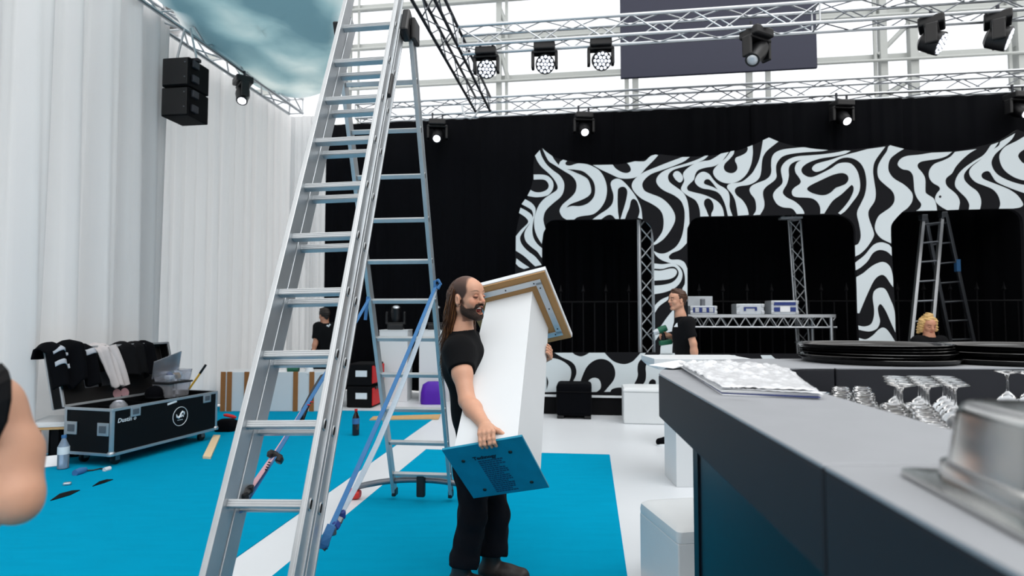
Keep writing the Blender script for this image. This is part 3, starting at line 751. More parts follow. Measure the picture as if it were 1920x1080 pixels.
def small_case(px0, px1, pyt, label, lid=False, d=TD + 0.25, style=0):
    a, b = PR(px0, 588, d), PR(px1, 588, d); w = lat(b) - lat(a); z0 = zt_ + 0.006
    h_ = float(PR(px0, pyt, d)[2]) - z0
    t = thing('equipment_case', label, 'case', R((lat(a) + lat(b)) / 2, d, z0), -PSI, 'cases on the truss table')
    hb = h_ if not lid else h_ * 0.46
    MB().box((0, 0, hb / 2), (w, 0.36, hb), None, 0.012).build('body', 'silver_case', t)
    for sx in (-1, 1):
        for sz in (0.03, hb - 0.03):
            MB().box((sx * (w / 2 - .02), -0.182, sz), (0.05, 0.02, 0.05), None, 0.006).build('corner', 'alu', t)
    if style == 0:
        MB().box((0, -0.186, hb * .62), (w * .46, 0.02, 0.025), None, 0.006).build('handle', 'blue_trim', t)
        for sx in (-1, 1): MB().box((sx * w * .2, -0.186, hb * .5), (0.03, 0.02, 0.06)).build('handle_foot', 'blue_trim', t)
    if style == 1:
        MB().box((0, -0.186, hb * .76), (w * .8, 0.012, 0.05)).build('trim', 'blue_trim', t)
        MB().box((0, -0.186, hb * .35), (w * .8, 0.012, 0.07)).build('trim', 'blue_trim', t)
        MB().box((0, -0.194, hb * .38), (w * .36, 0.01, 0.09)).build('name_plate', 'paper', t)
    if lid:
        MB().box((0, 0.20, hb + (h_ - hb) / 2), (w * 1.03, 0.06, h_ - hb), None, 0.01).build('open_lid', 'silver_case', t)
        MB().box((0, -0.1, hb + 0.05), (w * .16, 0.1, 0.13), None, 0.01).build('mechanism', 'alu_dark', t)
        MB().box((0, -0.186, hb * .5), (w * .8, 0.012, hb * .6)).build('dark_front', 'blue_trim', t)
        for sx in (-.25, 0.02, .28): MB().box((sx * w, -0.194, hb * .5), (w * .16, 0.012, hb * .5), None, 0.004).build('latch', 'alu', t)
    return t
small_case(1291, 1340, 555, 'open silver case behind the man with the drill', True, style=2)
small_case(1376, 1427, 570, 'closed silver case with a dark handle, middle of the table')
small_case(1440, 1490, 564, 'silver case with blue trim and a white plate', style=1)

# iron railing behind the openings
RD = SM + 1.75
rl0, rl1 = lat(PR(1010, 560, RD)), lat(PR(1960, 560, RD))
rail = thing('iron_railing', 'black iron railing with spear tips behind the stage front', 'railing', R((rl0 + rl1) / 2, RD, 0.29))
ztip = float(PR(1120, 549, RD)[2]); zr = float(PR(1120, 566, RD)[2])
for z in (zr, 0.42): strut('rail', R(rl0, RD, z), R(rl1, RD, z), 0.015, 'black_iron', rail)
npk = 42; tipmesh = None
for i in range(npk):
    x = rl0 + (rl1 - rl0) * i / (npk - 1)
    spear = i % 2 == 0
    pk_ = strut('picket', R(x, RD, 0.27), R(x, RD, ztip if spear else zr), 0.012, 'black_iron', rail, 6)
    if spear:
        if tipmesh is None:
            q = MB(); q.lathe([(0.012, 0), (0.035, 0.03), (0.02, 0.07), (0.002, 0.16)], (0, 0, 0), 6)
            tipmesh = q.build('spear_tip', 'black_iron', rail); tm = tipmesh
            tm.location = rail.matrix_world.inverted() @ Vector(R(x, RD, ztip)) if False else Vector(R(x, RD, ztip)) - rail.location
        else:
            c_ = tipmesh.copy(); COL.objects.link(c_); c_.parent = rail; c_.location = Vector(R(x, RD, ztip)) - rail.location

# ------------------------------------------------------------------ ladders
def ladder_section(t, base, up, across, inner, n, s, first, length, stile=(0.026, 0.085), rungs=None, material='alu_ladder', slots=True, start=0.0, foot=True):
    """one ladder section as parts of thing t; base = middle of the foot, up / across unit vectors"""
    up = nrm(up); across = nrm(across); fwd = nrm(np.cross(up, across))
    M = np.stack([across, fwd, up], 1)
    w, dp = stile
    for sg in (-1, 1):
        cx = base + across * sg * (inner / 2 + w / 2)
        mb = MB(); mb.box(cx + up * (start + length) / 2, (w * .7, dp, length - start), M, 0.003)
        for e in (-1, 1):                                  # raised lips of the channel
            mb.box(cx + up * (start + length) / 2 + fwd * e * (dp / 2 - 0.006) + across * sg * w * .2, (w * .85, 0.011, length - start), M, 0.002)
        so_ = mb.build('stile', material, t, world=True)
        if foot:
            MB().box(cx + up * (start + 0.02), (w * 1.3, dp * 1.1, 0.05), M, 0.008).build('foot_cap', 'black_plastic', so_, world=False) if False else \
            MB().box(cx + up * (start + 0.02), (w * 1.3, dp * 1.1, 0.05), M, 0.008).build('foot_cap', 'black_plastic', t, world=True)
    for i in range(n):
        if rungs is not None and i not in rungs: continue
        c = base + up * (first + i * s)
        mb = MB(); mb.box(c, (inner + 0.01, 0.034, 0.030), M, 0.004)
        for k in (-1, 0, 1): mb.box(c + up * k * 0.009 - fwd * 0.017, (inner, 0.004, 0.004), M)
        ru = mb.build('rung', material, t, world=True)
        if slots:
            for sg in (-1, 1):
                cc = c + across * sg * (inner / 2 + w * .93)
                pts = []
                for k in range(10):
                    a_ = 2 * math.pi * k / 10
                    pts.append(cc + fwd * 0.0125 * math.cos(a_) + up * (0.012 * math.sin(a_) + (0.009 if math.sin(a_) > 0 else -0.009)))
                MB().tube(pts, 0.0034, 5, closed=True).build('rung_end', material, t, True, world=True)
                MB().box(cc - across * sg * 0.001, (0.005, 0.019, 0.036), M).build('rung_hole', 'black_matte', t, world=True)
    return M
A_F = math.radians(26); A_R = math.radians(21.5)
yaw_l = math.radians(6)
acr = V(math.cos(yaw_l), -math.sin(yaw_l), 0); bk = V(math.sin(yaw_l), math.cos(yaw_l), 0)
up_f = nrm(bk * math.sin(A_F) + EZ * math.cos(A_F) - acr * 0.0243); up_r = nrm(-bk * math.sin(A_R) + EZ * math.cos(A_R))
r0 = P(501, 945, 2.22)                                  # middle of the lowest rung in view
lad = thing('combination_ladder', 'tall aluminium A-frame ladder strapped open on the blue carpet', 'ladder', (r0[0], 3.3, 0.006))
k0 = r0[2] / up_f[2]; base_f = r0 - up_f * (k0 - 0.006 / up_f[2]); k0 = np.linalg.norm(r0 - base_f)
acr = nrm(acr - up_f * acr.dot(up_f)); fwd_f = nrm(np.cross(up_f, acr))                         # points away from the camera side
if fwd_f[1] < 0: fwd_f = -fwd_f
first = k0 - 0.3 * int(k0 / 0.3)
nr = 13
ladder_section(lad, base_f, up_f, acr, 0.290, nr, 0.30, first, 4.05)
b2_ = base_f + fwd_f * 0.098
sft = -(b2_[2] - 0.006) / up_f[2]
ladder_section(lad, b2_, up_f, acr, 0.290, nr - 1, 0.30, first, 3.78, start=max(0.0, sft) + 0.02)
acr = V(math.cos(yaw_l), -math.sin(yaw_l), 0)
# rear section
rr0 = P(789, 890, 4.80)
base_r = rr0 - up_r * (rr0[2] - 0.05) / up_r[2]
ladder_section(lad, base_r, up_r, acr, 0.44, 11, 0.30, (rr0[2] - 0.05) / up_r[2], 3.52, stile=(0.028, 0.075), foot=False)
# curved stabiliser bar with red feet under the rear section
mid = base_r + up_r * 0.05
pts = [mid + acr * x + EZ * (0.085 - 0.30 * (x / 0.55) ** 2 * 0.25) - bk * 0.02 for x in np.linspace(-0.55, 0.55, 13)]
stb = MB().tube(pts, 0.024, 10).build('stabiliser_bar', 'alu_dark', lad, True, world=True)
for sg in (-1, 1):
    e = mid + acr * sg * 0.58; e[2] = 0.045
    MB().lathe([(0.028, -0.06), (0.042, -0.05), (0.044, 0.03), (0.03, 0.055)], e, 12, np.stack([np.cross(acr * sg, EZ), EZ, acr * -sg], 1)).build('foot', 'red_plastic', lad, True, world=True)
    MB().box(base_r + acr * sg * 0.235 + up_r * 0.02, (0.034, 0.08, 0.06), np.stack([acr, np.cross(EZ, acr), EZ], 1), 0.008).build('stile_end', 'black_plastic', lad, world=True)
MB().box(mid - bk * 0.045 + EZ * 0.05, (0.07, 0.05, 0.19), np.stack([acr, bk, EZ], 1), 0.012).build('pivot_clamp', 'black_plastic', lad, world=True)
for sg in (-1, 1):
    MB().box(base_r + acr * sg * 0.234 + up_r * 3.52, (0.034, 0.082, 0.10), np.stack([acr, nrm(np.cross(up_r, acr)), up_r], 1), 0.008).build('end_cap', 'black_plastic', lad, world=True)
# hinge blocks and latches at the top
top_z = 3.36
kf = (top_z - base_f[2]) / up_f[2]
hp = base_f + up_f * kf + fwd_f * 0.10
for sg in (-1, 1):
    MB().box(hp + acr * sg * 0.195, (0.05, 0.10, 0.19), np.stack([acr, fwd_f, up_f], 1), 0.012).build('hinge_block', 'black_plastic', lad, world=True)
    MB().box(hp + acr * sg * 0.235 + bk * .05 - EZ * 0.02, (0.03, 0.12, 0.14), np.stack([acr, bk, EZ], 1), 0.01).build('hinge_plate', 'black_plastic', lad, world=True)
kk = (2.84 - base_f[2]) / up_f[2]
MB().box(base_f + up_f * kk + acr * 0.175 + fwd_f * 0.05, (0.03, 0.035, 0.17), np.stack([acr, fwd_f, up_f], 1), 0.01).build('latch', 'black_plastic', lad, world=True)

# straps between the sections
def strap(p, q, w, label, material, n=10, sag=0.02, side=(1, 0, 0.3), name='ratchet_strap', th=0.003):
    p = np.asarray(p, float); q = np.asarray(q, float)
    pts = [p + (q - p) * i / n - EZ * sag * math.sin(math.pi * i / n) for i in range(n + 1)]
    t = thing(name, label, 'strap', (p + q) / 2)
    ribbon(pts, w, th, side).build('webbing', material, t, world=True)
    return t, pts
pA = P(818, 533, 4.10); pB = P(612, 1008, 2.32)
s_, pts = strap(pA, pB, 0.026, 'blue strap on the right side of the tall ladder', 'blue_strap')
# loop and hook at the lower end
MB().tube([P(x, y, 2.31) for x, y in ((612, 1005), (606, 1015), (604, 1026), (609, 1031), (614, 1024), (617, 1012))], 0.006, 6, closed=True).build('hook', 'steel_dark', s_, True, world=True)
ribbon([P(622, 985, 2.31), P(614, 1003, 2.30), P(608, 1020, 2.30), P(606, 1028, 2.31)], 0.035, 0.008, (1, 0, .3)).build('loop', 'blue_strap', s_, world=True)
MB().tube([pA + V(.022 * math.cos(k * .63 * 2) + .01, -.02 + .02 * math.sin(k * .63 * 3), .03 * math.sin(k * .63 * 2)) for k in range(10)], 0.011, 6, closed=True).build('knot', 'blue_strap', s_, True, world=True)
ribbon([P(690, 556, 4.1), P(687, 580, 4.1), P(685, 600, 4.1)], 0.022, 0.003, (1, 0, .2)).build('loose_end', 'blue_strap', s_, world=True)
gp = ((817, 540), (792, 618), (766, 690), (738, 760), (706, 835), (672, 905), (640, 962))
gpts = [P(x, y, 1 / (1 / 4.12 + (1 / 2.55 - 1 / 4.12) * i / 6)) for i, (x, y) in enumerate(gp)]
s_ = thing('ratchet_strap', 'pale grey strap beside the blue one on the ladder', 'strap', gpts[3])
ribbon(gpts, 0.034, 0.003, (1, 0.2, 0.5)).build('webbing', 'grey_strap', s_, world=True)
for k, (x, y) in enumerate(((640, 965), (634, 976), (629, 985), (622, 996))):
    MB().box(P(x, y, 2.45 - .03 * k), (0.035, 0.03, 0.035), np.array(Euler((k, .5 * k, .3)).to_matrix()), 0.008).build('ratchet', 'alu_dark' if k % 2 else 'blue_trim', s_, world=True)
s_, pts = strap(P(692, 560, 4.10), P(448, 962, 2.30), 0.026, 'blue strap on the left side of the tall ladder', 'blue_strap')
s_, pts = strap(P(607, 702, 3.33), P(470, 915, 2.40), 0.032, 'faded pink ratchet strap at the left of the ladder', 'pink_strap', side=(1, -0.2, 0.4))
for k, (x, y) in enumerate(((468, 917), (462, 924), (457, 932))):
    MB().box(P(x, y, 2.37 - .02 * k), (0.03, 0.03, 0.03), np.array(Euler((k, .7 * k, .2)).to_matrix()), 0.006).build('ratchet', 'black_plastic', s_, world=True)
for k, (x, y) in enumerate(((519, 856), (511, 852), (524, 862))):
    MB().box(P(x, y, 2.62), (0.045, 0.03, 0.03), np.array(Euler((k, .5, k * .9)).to_matrix()), 0.008).build('buckle', 'black_plastic', s_, world=True)
pp = [np.asarray(p) for p in pts]
ribbon([P(607, 702, 3.32), P(590, 730, 3.16), P(573, 763, 2.99), P(563, 790, 2.93)], 0.04, 0.008, (1, -.2, .4)).build('worn_sleeve', 'black_plastic', s_, world=True)
for (x0, y0, x1, y1, d0) in ((565, 770, 587, 748, 2.98), (497, 880, 505, 862, 2.52)):
    for k in range(4):
        t_ = k / 4
        a = P(x0 + (x1 - x0) * t_, y0 + (y1 - y0) * t_, d0 - .015); b = P(x0 + (x1 - x0) * (t_ + .16) + 3, y0 + (y1 - y0) * (t_ + .16) + 4, d0 - .015)
        strut('lettering', a, b, 0.003, 'red' if x0 > 520 else 'black_plastic', s_, 5)

# background ladder on the stage
ld = SM + 0.7
lb = thing('combination_ladder', 'aluminium A-frame ladder standing in the right opening of the stage front', 'ladder', PR(1760, 640, ld) * [1, 1, 0] + EZ * 0.29)
def sect(bl, br, tl, tr, d0, d1, n, material='alu'):
    B0, B1, T0, T1 = PR(*bl, d0), PR(*br, d0), PR(*tl, d1), PR(*tr, d1)
    dB0 = (T0 - B0); B0 = B0 + dB0 * ((0.30 - B0[2]) / dB0[2]); dB1 = T1 - B1; B1 = B1 + dB1 * ((0.30 - B1[2]) / dB1[2])
    for a, b in ((B0, T0), (B1, T1)): MB().beam(a, b, 0.045, 0.07, up=ED, bev=0.004).build('stile', material, lb, world=True)
    for i in range(n):
        t_ = (i + 0.6) / n
        strut('rung', B0 + (T0 - B0) * t_, B1 + (T1 - B1) * t_, 0.015, 'alu_dark', lb)
sect((1707, 645), (1745, 645), (1731, 407), (1766, 403), ld - 0.15, ld + 0.35, 9)
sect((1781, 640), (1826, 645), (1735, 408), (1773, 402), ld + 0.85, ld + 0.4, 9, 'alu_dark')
MB().box(PR(1795, 498, ld + .55), (0.06, 0.08, 0.20), RM, 0.004).build('blue_label', 'blue_strap', lb, world=True)
for q in ((1731, 408), (1768, 403)): MB().box(PR(*q, ld + .33), (0.09, 0.12, 0.09), RM, 0.01).build('hinge', 'alu_dark', lb, world=True)
# ------------------------------------------------------------------ the bar
ZB = 1.30
bar = thing('bar_counter', 'dark grey bar counter curving around the glassware on the right', 'bar', (1.0, 1.2, 0))
g = lambda x, y: G(x, y, ZB)[:2]
e1, e2 = g(1235, 700), g(1920, 1080)
de = (e2 - e1) / (e2[1] - e1[1])
ynear = -0.6
def on_outer(y): return e1 + de * (y - e1[1])
i1, i2 = g(1507, 726), g(1741, 793); di = (i2 - i1) / (i2[1] - i1[1])
def on_inner(y): return i1 + di * (y - i1[1])
yj = g(1498, 871)[1]                                     # joint across the near arm
gap = 0.0025
arc_out = [e1, g(1240, 694), g(1252, 687.5), g(1278, 681), g(1325, 675.5), g(1385, 672.5)]
inner_far = g(1500, 689.5)
yi = inner_far[1]; yo = arc_out[-1][1]
xj2 = g(1566, 689.5)[0]
arc_in = [np.array([inner_far[0], yi]), g(1452, 691), g(1437, 694), np.array([on_inner(2.2)[0] + .03, 2.26]), on_inner(2.05)]
top_far = [on_outer(yj + gap)] + arc_out + [np.array([xj2 - gap, yo]), np.array([xj2 - gap, yi])] + arc_in + [on_inner(yj + gap)]
top_near = [on_outer(ynear), on_outer(yj - gap), on_inner(yj - gap), on_inner(ynear)]
top_right = [np.array([xj2 + gap, yi]), np.array([xj2 + gap, yo]), np.array([3.4, yo]), np.array([3.4, yi])]
for poly in (top_far, top_near, top_right):
    mb = MB(); mb.prism([(p[0], p[1], ZB - 0.165) for p in poly], (0, 0, 0.158))
    o = mb.build('counter_section', 'bar_black', bar, world=True)
    o2 = MB().prism([(p[0], p[1], ZB - 0.007) for p in poly], (0, 0, 0.007)).build('counter_top', 'bar_top_sheen', bar, world=True)  # separate sheet carries the painted sheen of the top
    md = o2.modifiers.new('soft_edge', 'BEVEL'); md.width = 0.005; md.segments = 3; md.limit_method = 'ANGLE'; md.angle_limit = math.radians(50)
    md = o.modifiers.new('soft_edge', 'BEVEL'); md.width = 0.006; md.segments = 3; md.limit_method = 'ANGLE'; md.angle_limit = math.radians(50)
# base panels below, set back
yb = 2.08
bx = lambda y: on_outer(y)[0] + 0.10
ends = [(-0.6, yj - .003), (yj + .003, yb)]
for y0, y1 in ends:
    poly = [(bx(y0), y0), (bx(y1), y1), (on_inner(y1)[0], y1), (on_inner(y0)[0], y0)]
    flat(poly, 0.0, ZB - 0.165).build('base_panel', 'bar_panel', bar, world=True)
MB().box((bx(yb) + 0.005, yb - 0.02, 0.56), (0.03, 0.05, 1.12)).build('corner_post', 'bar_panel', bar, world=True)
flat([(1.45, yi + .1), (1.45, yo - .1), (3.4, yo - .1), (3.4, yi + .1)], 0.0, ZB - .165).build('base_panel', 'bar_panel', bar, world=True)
ZS = 1.13
flat([(on_inner(0.3)[0] + .004, 0.3), (on_inner(2.0)[0] + .004, 2.0), (1.16, 2.42), (3.3, 2.44), (3.3, 0.3)], ZS - 0.03, ZS).build('glass_shelf', 'silver_case', bar, world=True)
for x in (1.6, 3.2):
    for y in (0.4, 2.3): strut('shelf_leg', (x, y, 0), (x, y, ZS - .03), 0.02, 'steel_dark', bar)

# --- glassware upside down on the shelf
def proj(p):
    q = np.asarray(p, float) - CAM
    yc = q[1] * CP + q[2] * SP; zc = -q[1] * SP + q[2] * CP
    return 960 + F * q[0] / yc, 540 - F * zc / yc
tum = MB(); tum.lathe([(0.038, 0), (0.034, 0.09), (0.0335, 0.103), (0.031, 0.105), (0.022, 0.101), (0.010, 0.0985), (0.0, 0.098), (0.0, 0.090), (0.028, 0.090), (0.0305, 0.086), (0.0365, 0.0)], (0, 0, 0), 16)
tum_o = tum.build('tumbler', 'glassware', smooth=True)
wine = MB(); wine.lathe([(0.027, 0), (0.036, 0.025), (0.039, 0.05), (0.033, 0.075), (0.014, 0.094), (0.0045, 0.103), (0.0038, 0.15), (0.008, 0.161), (0.040, 0.1685), (0.042, 0.171), (0.040, 0.1715), (0.025, 0.1685), (0.0, 0.1665)], (0, 0, 0), 20)
wine_o = wine.build('wine_glass', 'glassware', smooth=True)
for p in tum_o, wine_o: pass
cnt = 0
rr = random.Random(4)
first_t = True
for j in range(26):
    for i in range(14):
        x = 0.98 + i * 0.083 + (0.04 if j % 2 else 0) + rr.uniform(-.006, .006); y = 1.02 + j * 0.078 * 0.72 * 1.3 + rr.uniform(-.006, .006)
        if y > 2.40 or x < on_inner(y)[0] + 0.05: continue
        if y > 2.0 and x < on_inner(2.0)[0] + 0.05 + (y - 2.0) * 1.0: continue
        px, py = proj((x, y, ZS + 0.105))
        pe = 726 + (px - 1507) * (793 - 726) / (1741 - 1507)
        if py > pe + 14 or px > 1760: continue
        if px > 1650 - (py - 720) * 0.2 and py < 752: continue
        o = tum_o if first_t else tum_o.copy()
        if not first_t: COL.objects.link(o)
        first_t = False
        o.location = (x, y, ZS + 0.0005)
        tag(o, 'clear tumbler upside down among the tumblers behind the bar', 'glass', 'upturned tumblers behind the bar'); cnt += 1
kept = []
for j in range(9):
    for i in range(12):
        q = np.array([1.15 + i * 0.088 + (0.044 if j % 2 else 0), 1.72 + j * 0.076]) + [rr.uniform(-.003, .003), rr.uniform(-.003, .003)]
        px, py = proj((q[0], q[1], ZS + 0.171))
        if 1640 < px - (py - 712) * 1.5 < 1812 and 704.5 < py < 722 and q[1] < 2.40: kept.append(q)
for k, p in enumerate(kept):
    o = wine_o if k == 0 else wine_o.copy()
    if k: COL.objects.link(o)
    o.location = (p[0], p[1], ZS + 0.0005)
    tag(o, 'small wine glass upside down in the cluster left of the steel pan top', 'glass', 'upturned wine glasses beside the tumblers')
big = wine_o.data.copy()
for k, (px, py) in enumerate(((1888, 696), (1925, 697), (1960, 700))):
    o = bpy.data.objects.new('wine_glass', big); COL.objects.link(o)
    p = G(px, py, ZS + 0.171 * 1.08); o.location = (p[0], p[1], ZS + 0.0005); o.scale = (1.0, 1.0, 1.08)
    tag(o, 'taller wine glass upside down behind the steel pan at the right edge', 'glass', 'taller wine glasses at the right edge')

# --- black serving trays in two stacks
tr = MB(); tr.lathe([(0.30, 0), (0.325, 0.004), (0.338, 0.020), (0.345, 0.022), (0.343, 0.024), (0.332, 0.021), (0.318, 0.007), (0.29, 0.005), (0.0, 0.005)], (0, 0, 0), 48)
tray0 = tr.build('serving_tray', 'black_tray', smooth=True)
def tray(x, y, z, sc, label, group, tilt=(0, 0), first=[True]):
    o = tray0 if first[0] else tray0.copy()
    if not first[0]: COL.objects.link(o)
    first[0] = False
    o.location = (x, y, z); o.scale = (sc, sc * 0.86, 1); o.rotation_euler = (tilt[0], tilt[1], 0)
    tag(o, label, 'tray', group)
ordn = ['bottom', 'second from the bottom', 'third from the bottom', 'fourth from the bottom', 'fifth from the bottom', 'top']
for k in range(6):
    tray(1.735 + (0.02 if k == 0 else rr.uniform(-.012, .012)), 2.80 + rr.uniform(-.01, .01), ZB + 0.001 + k * 0.0128, 0.99 - (0.03 if 0 < k < 5 else 0) + (0.03 if k == 0 else 0),
         'black serving tray, %s of the stack near the paper packets' % ordn[k], 'black serving trays, left stack')
for k in range(5):
    tray(2.40 + rr.uniform(-.01, .01) - (0.05 if k == 0 else 0), 2.78 + rr.uniform(-.01, .01), ZB + 0.001 + k * 0.0150, 1.0 if k else 1.08,
         'black serving tray, %s of the stack at the right edge' % (ordn[k] if k < 4 else 'top'), 'black serving trays, right stack')

# --- steel pan turned over on the bar
pc = g(1680, 888); pd = nrm(np.append(g(1900, 1008) - pc, 0))
pr_ = np.array([-pd[1], pd[0], 0])
if pr_[0] < 0: pr_ = -pr_
pan = thing('steel_pan', 'shiny steel food pan turned upside down on the bar edge', 'pan', (*(pc + pd[:2] * .14 + pr_[:2] * .17), ZB))
def rrect(w, l, r, z, n=8):
    out = []
    for (sx, sy, a0) in ((1, 1, 0), (-1, 1, 90), (-1, -1, 180), (1, -1, 270)):
        for k in range(n + 1):
            a = math.radians(a0 + 90 * k / n)
            out.append(np.array([sx * (w / 2 - r) + r * math.cos(a), sy * (l / 2 - r) + r * math.sin(a), z]))
    return out
def loft(rings, M=None, c=(0, 0, 0), cap=True):
    n = len(rings[0]); v = []; f = []
    for rg in rings: v += [np.asarray(c) + (p if M is None else M @ p) for p in rg]
    for j in range(len(rings) - 1):
        for i in range(n): f.append([j * n + i, j * n + (i + 1) % n, (j + 1) * n + (i + 1) % n, (j + 1) * n + i])
    if cap:
        v += [np.mean(v[:n], 0), np.mean(v[(len(rings) - 1) * n:len(rings) * n], 0)]
        a = len(v) - 2
        for i in range(n):
            f.append([a, (i + 1) % n, i]); f.append([a + 1, (len(rings) - 1) * n + i, (len(rings) - 1) * n + (i + 1) % n])
    return MB().add(v, f)
Mp = np.stack([pr_, -pd, EZ], 1)
w_, l_ = 0.345, 0.285
pcen = np.array([*(pc + pd[:2] * l_ / 2 + pr_[:2] * w_ / 2), ZB])
body_r = [rrect(w_ - .045, l_ - .045, .05, .010), rrect(w_ - .047, l_ - .047, .05, .030), rrect(w_ - .049, l_ - .049, .05, .033), rrect(w_ - .060, l_ - .060, .05, .036), rrect(w_ - .074, l_ - .074, .052, .098), rrect(w_ - .080, l_ - .080, .05, .106), rrect(w_ - .096, l_ - .096, .045, .112), rrect(w_ - .13, l_ - .13, .03, .113)]
loft(body_r, Mp, pcen).build('pan_body', 'steel_pan', pan, True, world=True)
fl_r = [rrect(w_, l_, .02, .002), rrect(w_ + .002, l_ + .002, .021, .005), rrect(w_, l_, .02, .009), rrect(w_ - .04, l_ - .04, .045, .011)]
loft(fl_r, Mp, pcen).build('pan_flange', 'steel_pan', pan, True, world=True)

# --- stack of printed sheets in plastic sleeves
pkt = thing('plastic_wrapped_papers', 'messy stack of white papers in crinkled plastic on the bar', 'paper stack', (*g(1420, 725), ZB))
rr = random.Random(11)
fl = g(1352, 741); frr = g(1540, 749); bl = g(1278, 690.5) * .985; brr = g(1470, 697) * .985
def sheet(z, sh, th, material, name, amp):
    n = 16; ph = [rr.uniform(0, 6) for _ in range(5)]
    a, b, c, d = [np.asarray(q) + np.array([rr.uniform(-sh, sh), rr.uniform(-sh, sh)]) for q in (fl, frr, bl, brr)]
    def fn(u, v):
        q = (a * (1 - u) + b * u) * (1 - v) + (c * (1 - u) + d * u) * v
        w = amp * (math.sin(u * 17 + ph[0] + v * 7) * math.sin(v * 13 + ph[1]) + 0.7 * math.sin(u * 31 + ph[2]) * math.sin(v * 27 + ph[3]) + 0.35 * math.sin(v * 60 + u * 40))
        edge = min(1, 6 * (1 - v) + 0.2)
        return (q[0], q[1], z + abs(w) * (0.4 + v) + 0.012 * math.sin(math.pi * u) * v)
    o = MB().grid(fn, n * 2, n * 2).build(name, material, pkt, True, world=True, fix=False)
    md = o.modifiers.new('thickness', 'SOLIDIFY'); md.thickness = th
for k in range(4): sheet(ZB + 0.003 + k * 0.0035, 0.008, 0.002, 'paper' if k != 1 else 'blue_trim', 'sheet', 0.0006)
sheet(ZB + 0.018, 0.012, 0.0015, 'white_plastic', 'plastic_sleeve', 0.0055)
sheet(ZB + 0.023, 0.02, 0.0012, 'white_plastic', 'plastic_sleeve', 0.007)
tipb = g(1278, 690)
o = MB().add([(*g(1216, 690.5), ZB + .012), (*g(1262, 694), ZB + .006), (*g(1300, 690), ZB + .012), (*g(1275, 685), ZB + .022)], [[0, 1, 2, 3]]).build('loose_corner', 'paper', pkt, world=True)
md = o.modifiers.new('thickness', 'SOLIDIFY'); md.thickness = 0.002
for k in range(6):
    a = G(1372 + k * 8.5, 727 + k * .4, ZB + 0.032); MB().box(a, (0.006, 0.016, 0.0015), rot_axis(EZ, -.25)).build('printed_bar', 'black_plastic', pkt, world=True)

# --- white seats and tables around
def stool(c0, c1, z, label, depth=0.45, group='white cube stools'):
    """c0..c1: the left edge of the seat (far, near)"""
    d = nrm([c1[0] - c0[0], c1[1] - c0[1], 0]); n = np.array([-d[1], d[0], 0])
    if n[0] < 0: n = -n
    L = np.linalg.norm((np.asarray(c1) - np.asarray(c0))[:2]); cen = (np.asarray(c0) + c1) / 2 + n * depth / 2
    M = np.stack([n, d * -1, EZ], 1)
    t = thing('cube_stool', label, 'stool', (cen[0], cen[1], 0), 0, group)
    MB().box((cen[0], cen[1], (z - 0.075) / 2), (depth, L, z - 0.075), M, 0.008).build('stool_body', 'white_leather', t, world=True)
    loft([rrect(depth, L, .02, z - .075), rrect(depth + .006, L + .006, .025, z - .05), rrect(depth, L, .03, z - .02), rrect(depth - .04, L - .04, .04, z - .004), rrect(depth - .12, L - .12, .05, z + .004)], M, (cen[0], cen[1], 0)).build('seat_cushion', 'white_leather', t, True, world=True)
stool(G(1199, 935, 0.45), G(1271, 992, 0.45), 0.45, 'white padded cube stool in front of the bar')
stool(G(1171, 733, 0.50), G(1176, 743, 0.50), 0.50, 'white cube stool in front of the patterned low wall', 0.52) if False else None
pw = G(1176, 796); pw2 = G(1262, 796)
t = thing('cube_stool', 'white cube stool beside the black monitor, by the low patterned wall', 'stool', ((pw[0] + pw2[0]) / 2, pw[1] + .25, 0), -PSI, 'white cube stools')
MB().box((0, 0, 0.225), (0.66, 0.5, 0.45), None, 0.02).build('stool_body', 'white_leather', t)
loft([rrect(.67, .51, .03, .45), rrect(.675, .515, .04, .47), rrect(.64, .48, .05, .50), rrect(.5, .36, .05, .512)]).build('seat_cushion', 'white_leather', t, True)
# high white table with a plinth leg
ht = thing('high_table', 'white high table with plinth leg between bar and background man', 'table', (1.66, 5.45, 0))
MB().box((1.69, 5.45, 1.115), (0.86, 0.52, 0.05), None, 0.004).build('table_top', 'white_paint', ht, world=True)
loft([rrect(.76, .44, .01, 1.04), rrect(.86, .52, .01, 1.09)], None, (1.69, 5.45, 0)).build('chamfer', 'white_paint', ht, world=True)
MB().box((1.69, 5.45, 0.52), (0.46, 0.40, 1.04), None, 0.004).build('plinth_leg', 'white_paint', ht, world=True)
# black box (floor monitor) in front of the low wall
mo = thing('floor_monitor', 'black padded box on feet in front of the patterned low wall', 'monitor', G(1076, 787), -PSI)
MB().box((0, 0.25, 0.28), (0.52, 0.45, 0.47), None, 0.045).build('cabinet', 'black_cloth', mo)
MB().box((0, 0.022, 0.40), (0.50, 0.012, 0.012)).build('seam', 'black_matte', mo)
for sx in (-.2, .2): MB().box((sx, 0.2, 0.025), (0.1, 0.3, 0.05), None, 0.01).build('foot', 'black_plastic', mo)

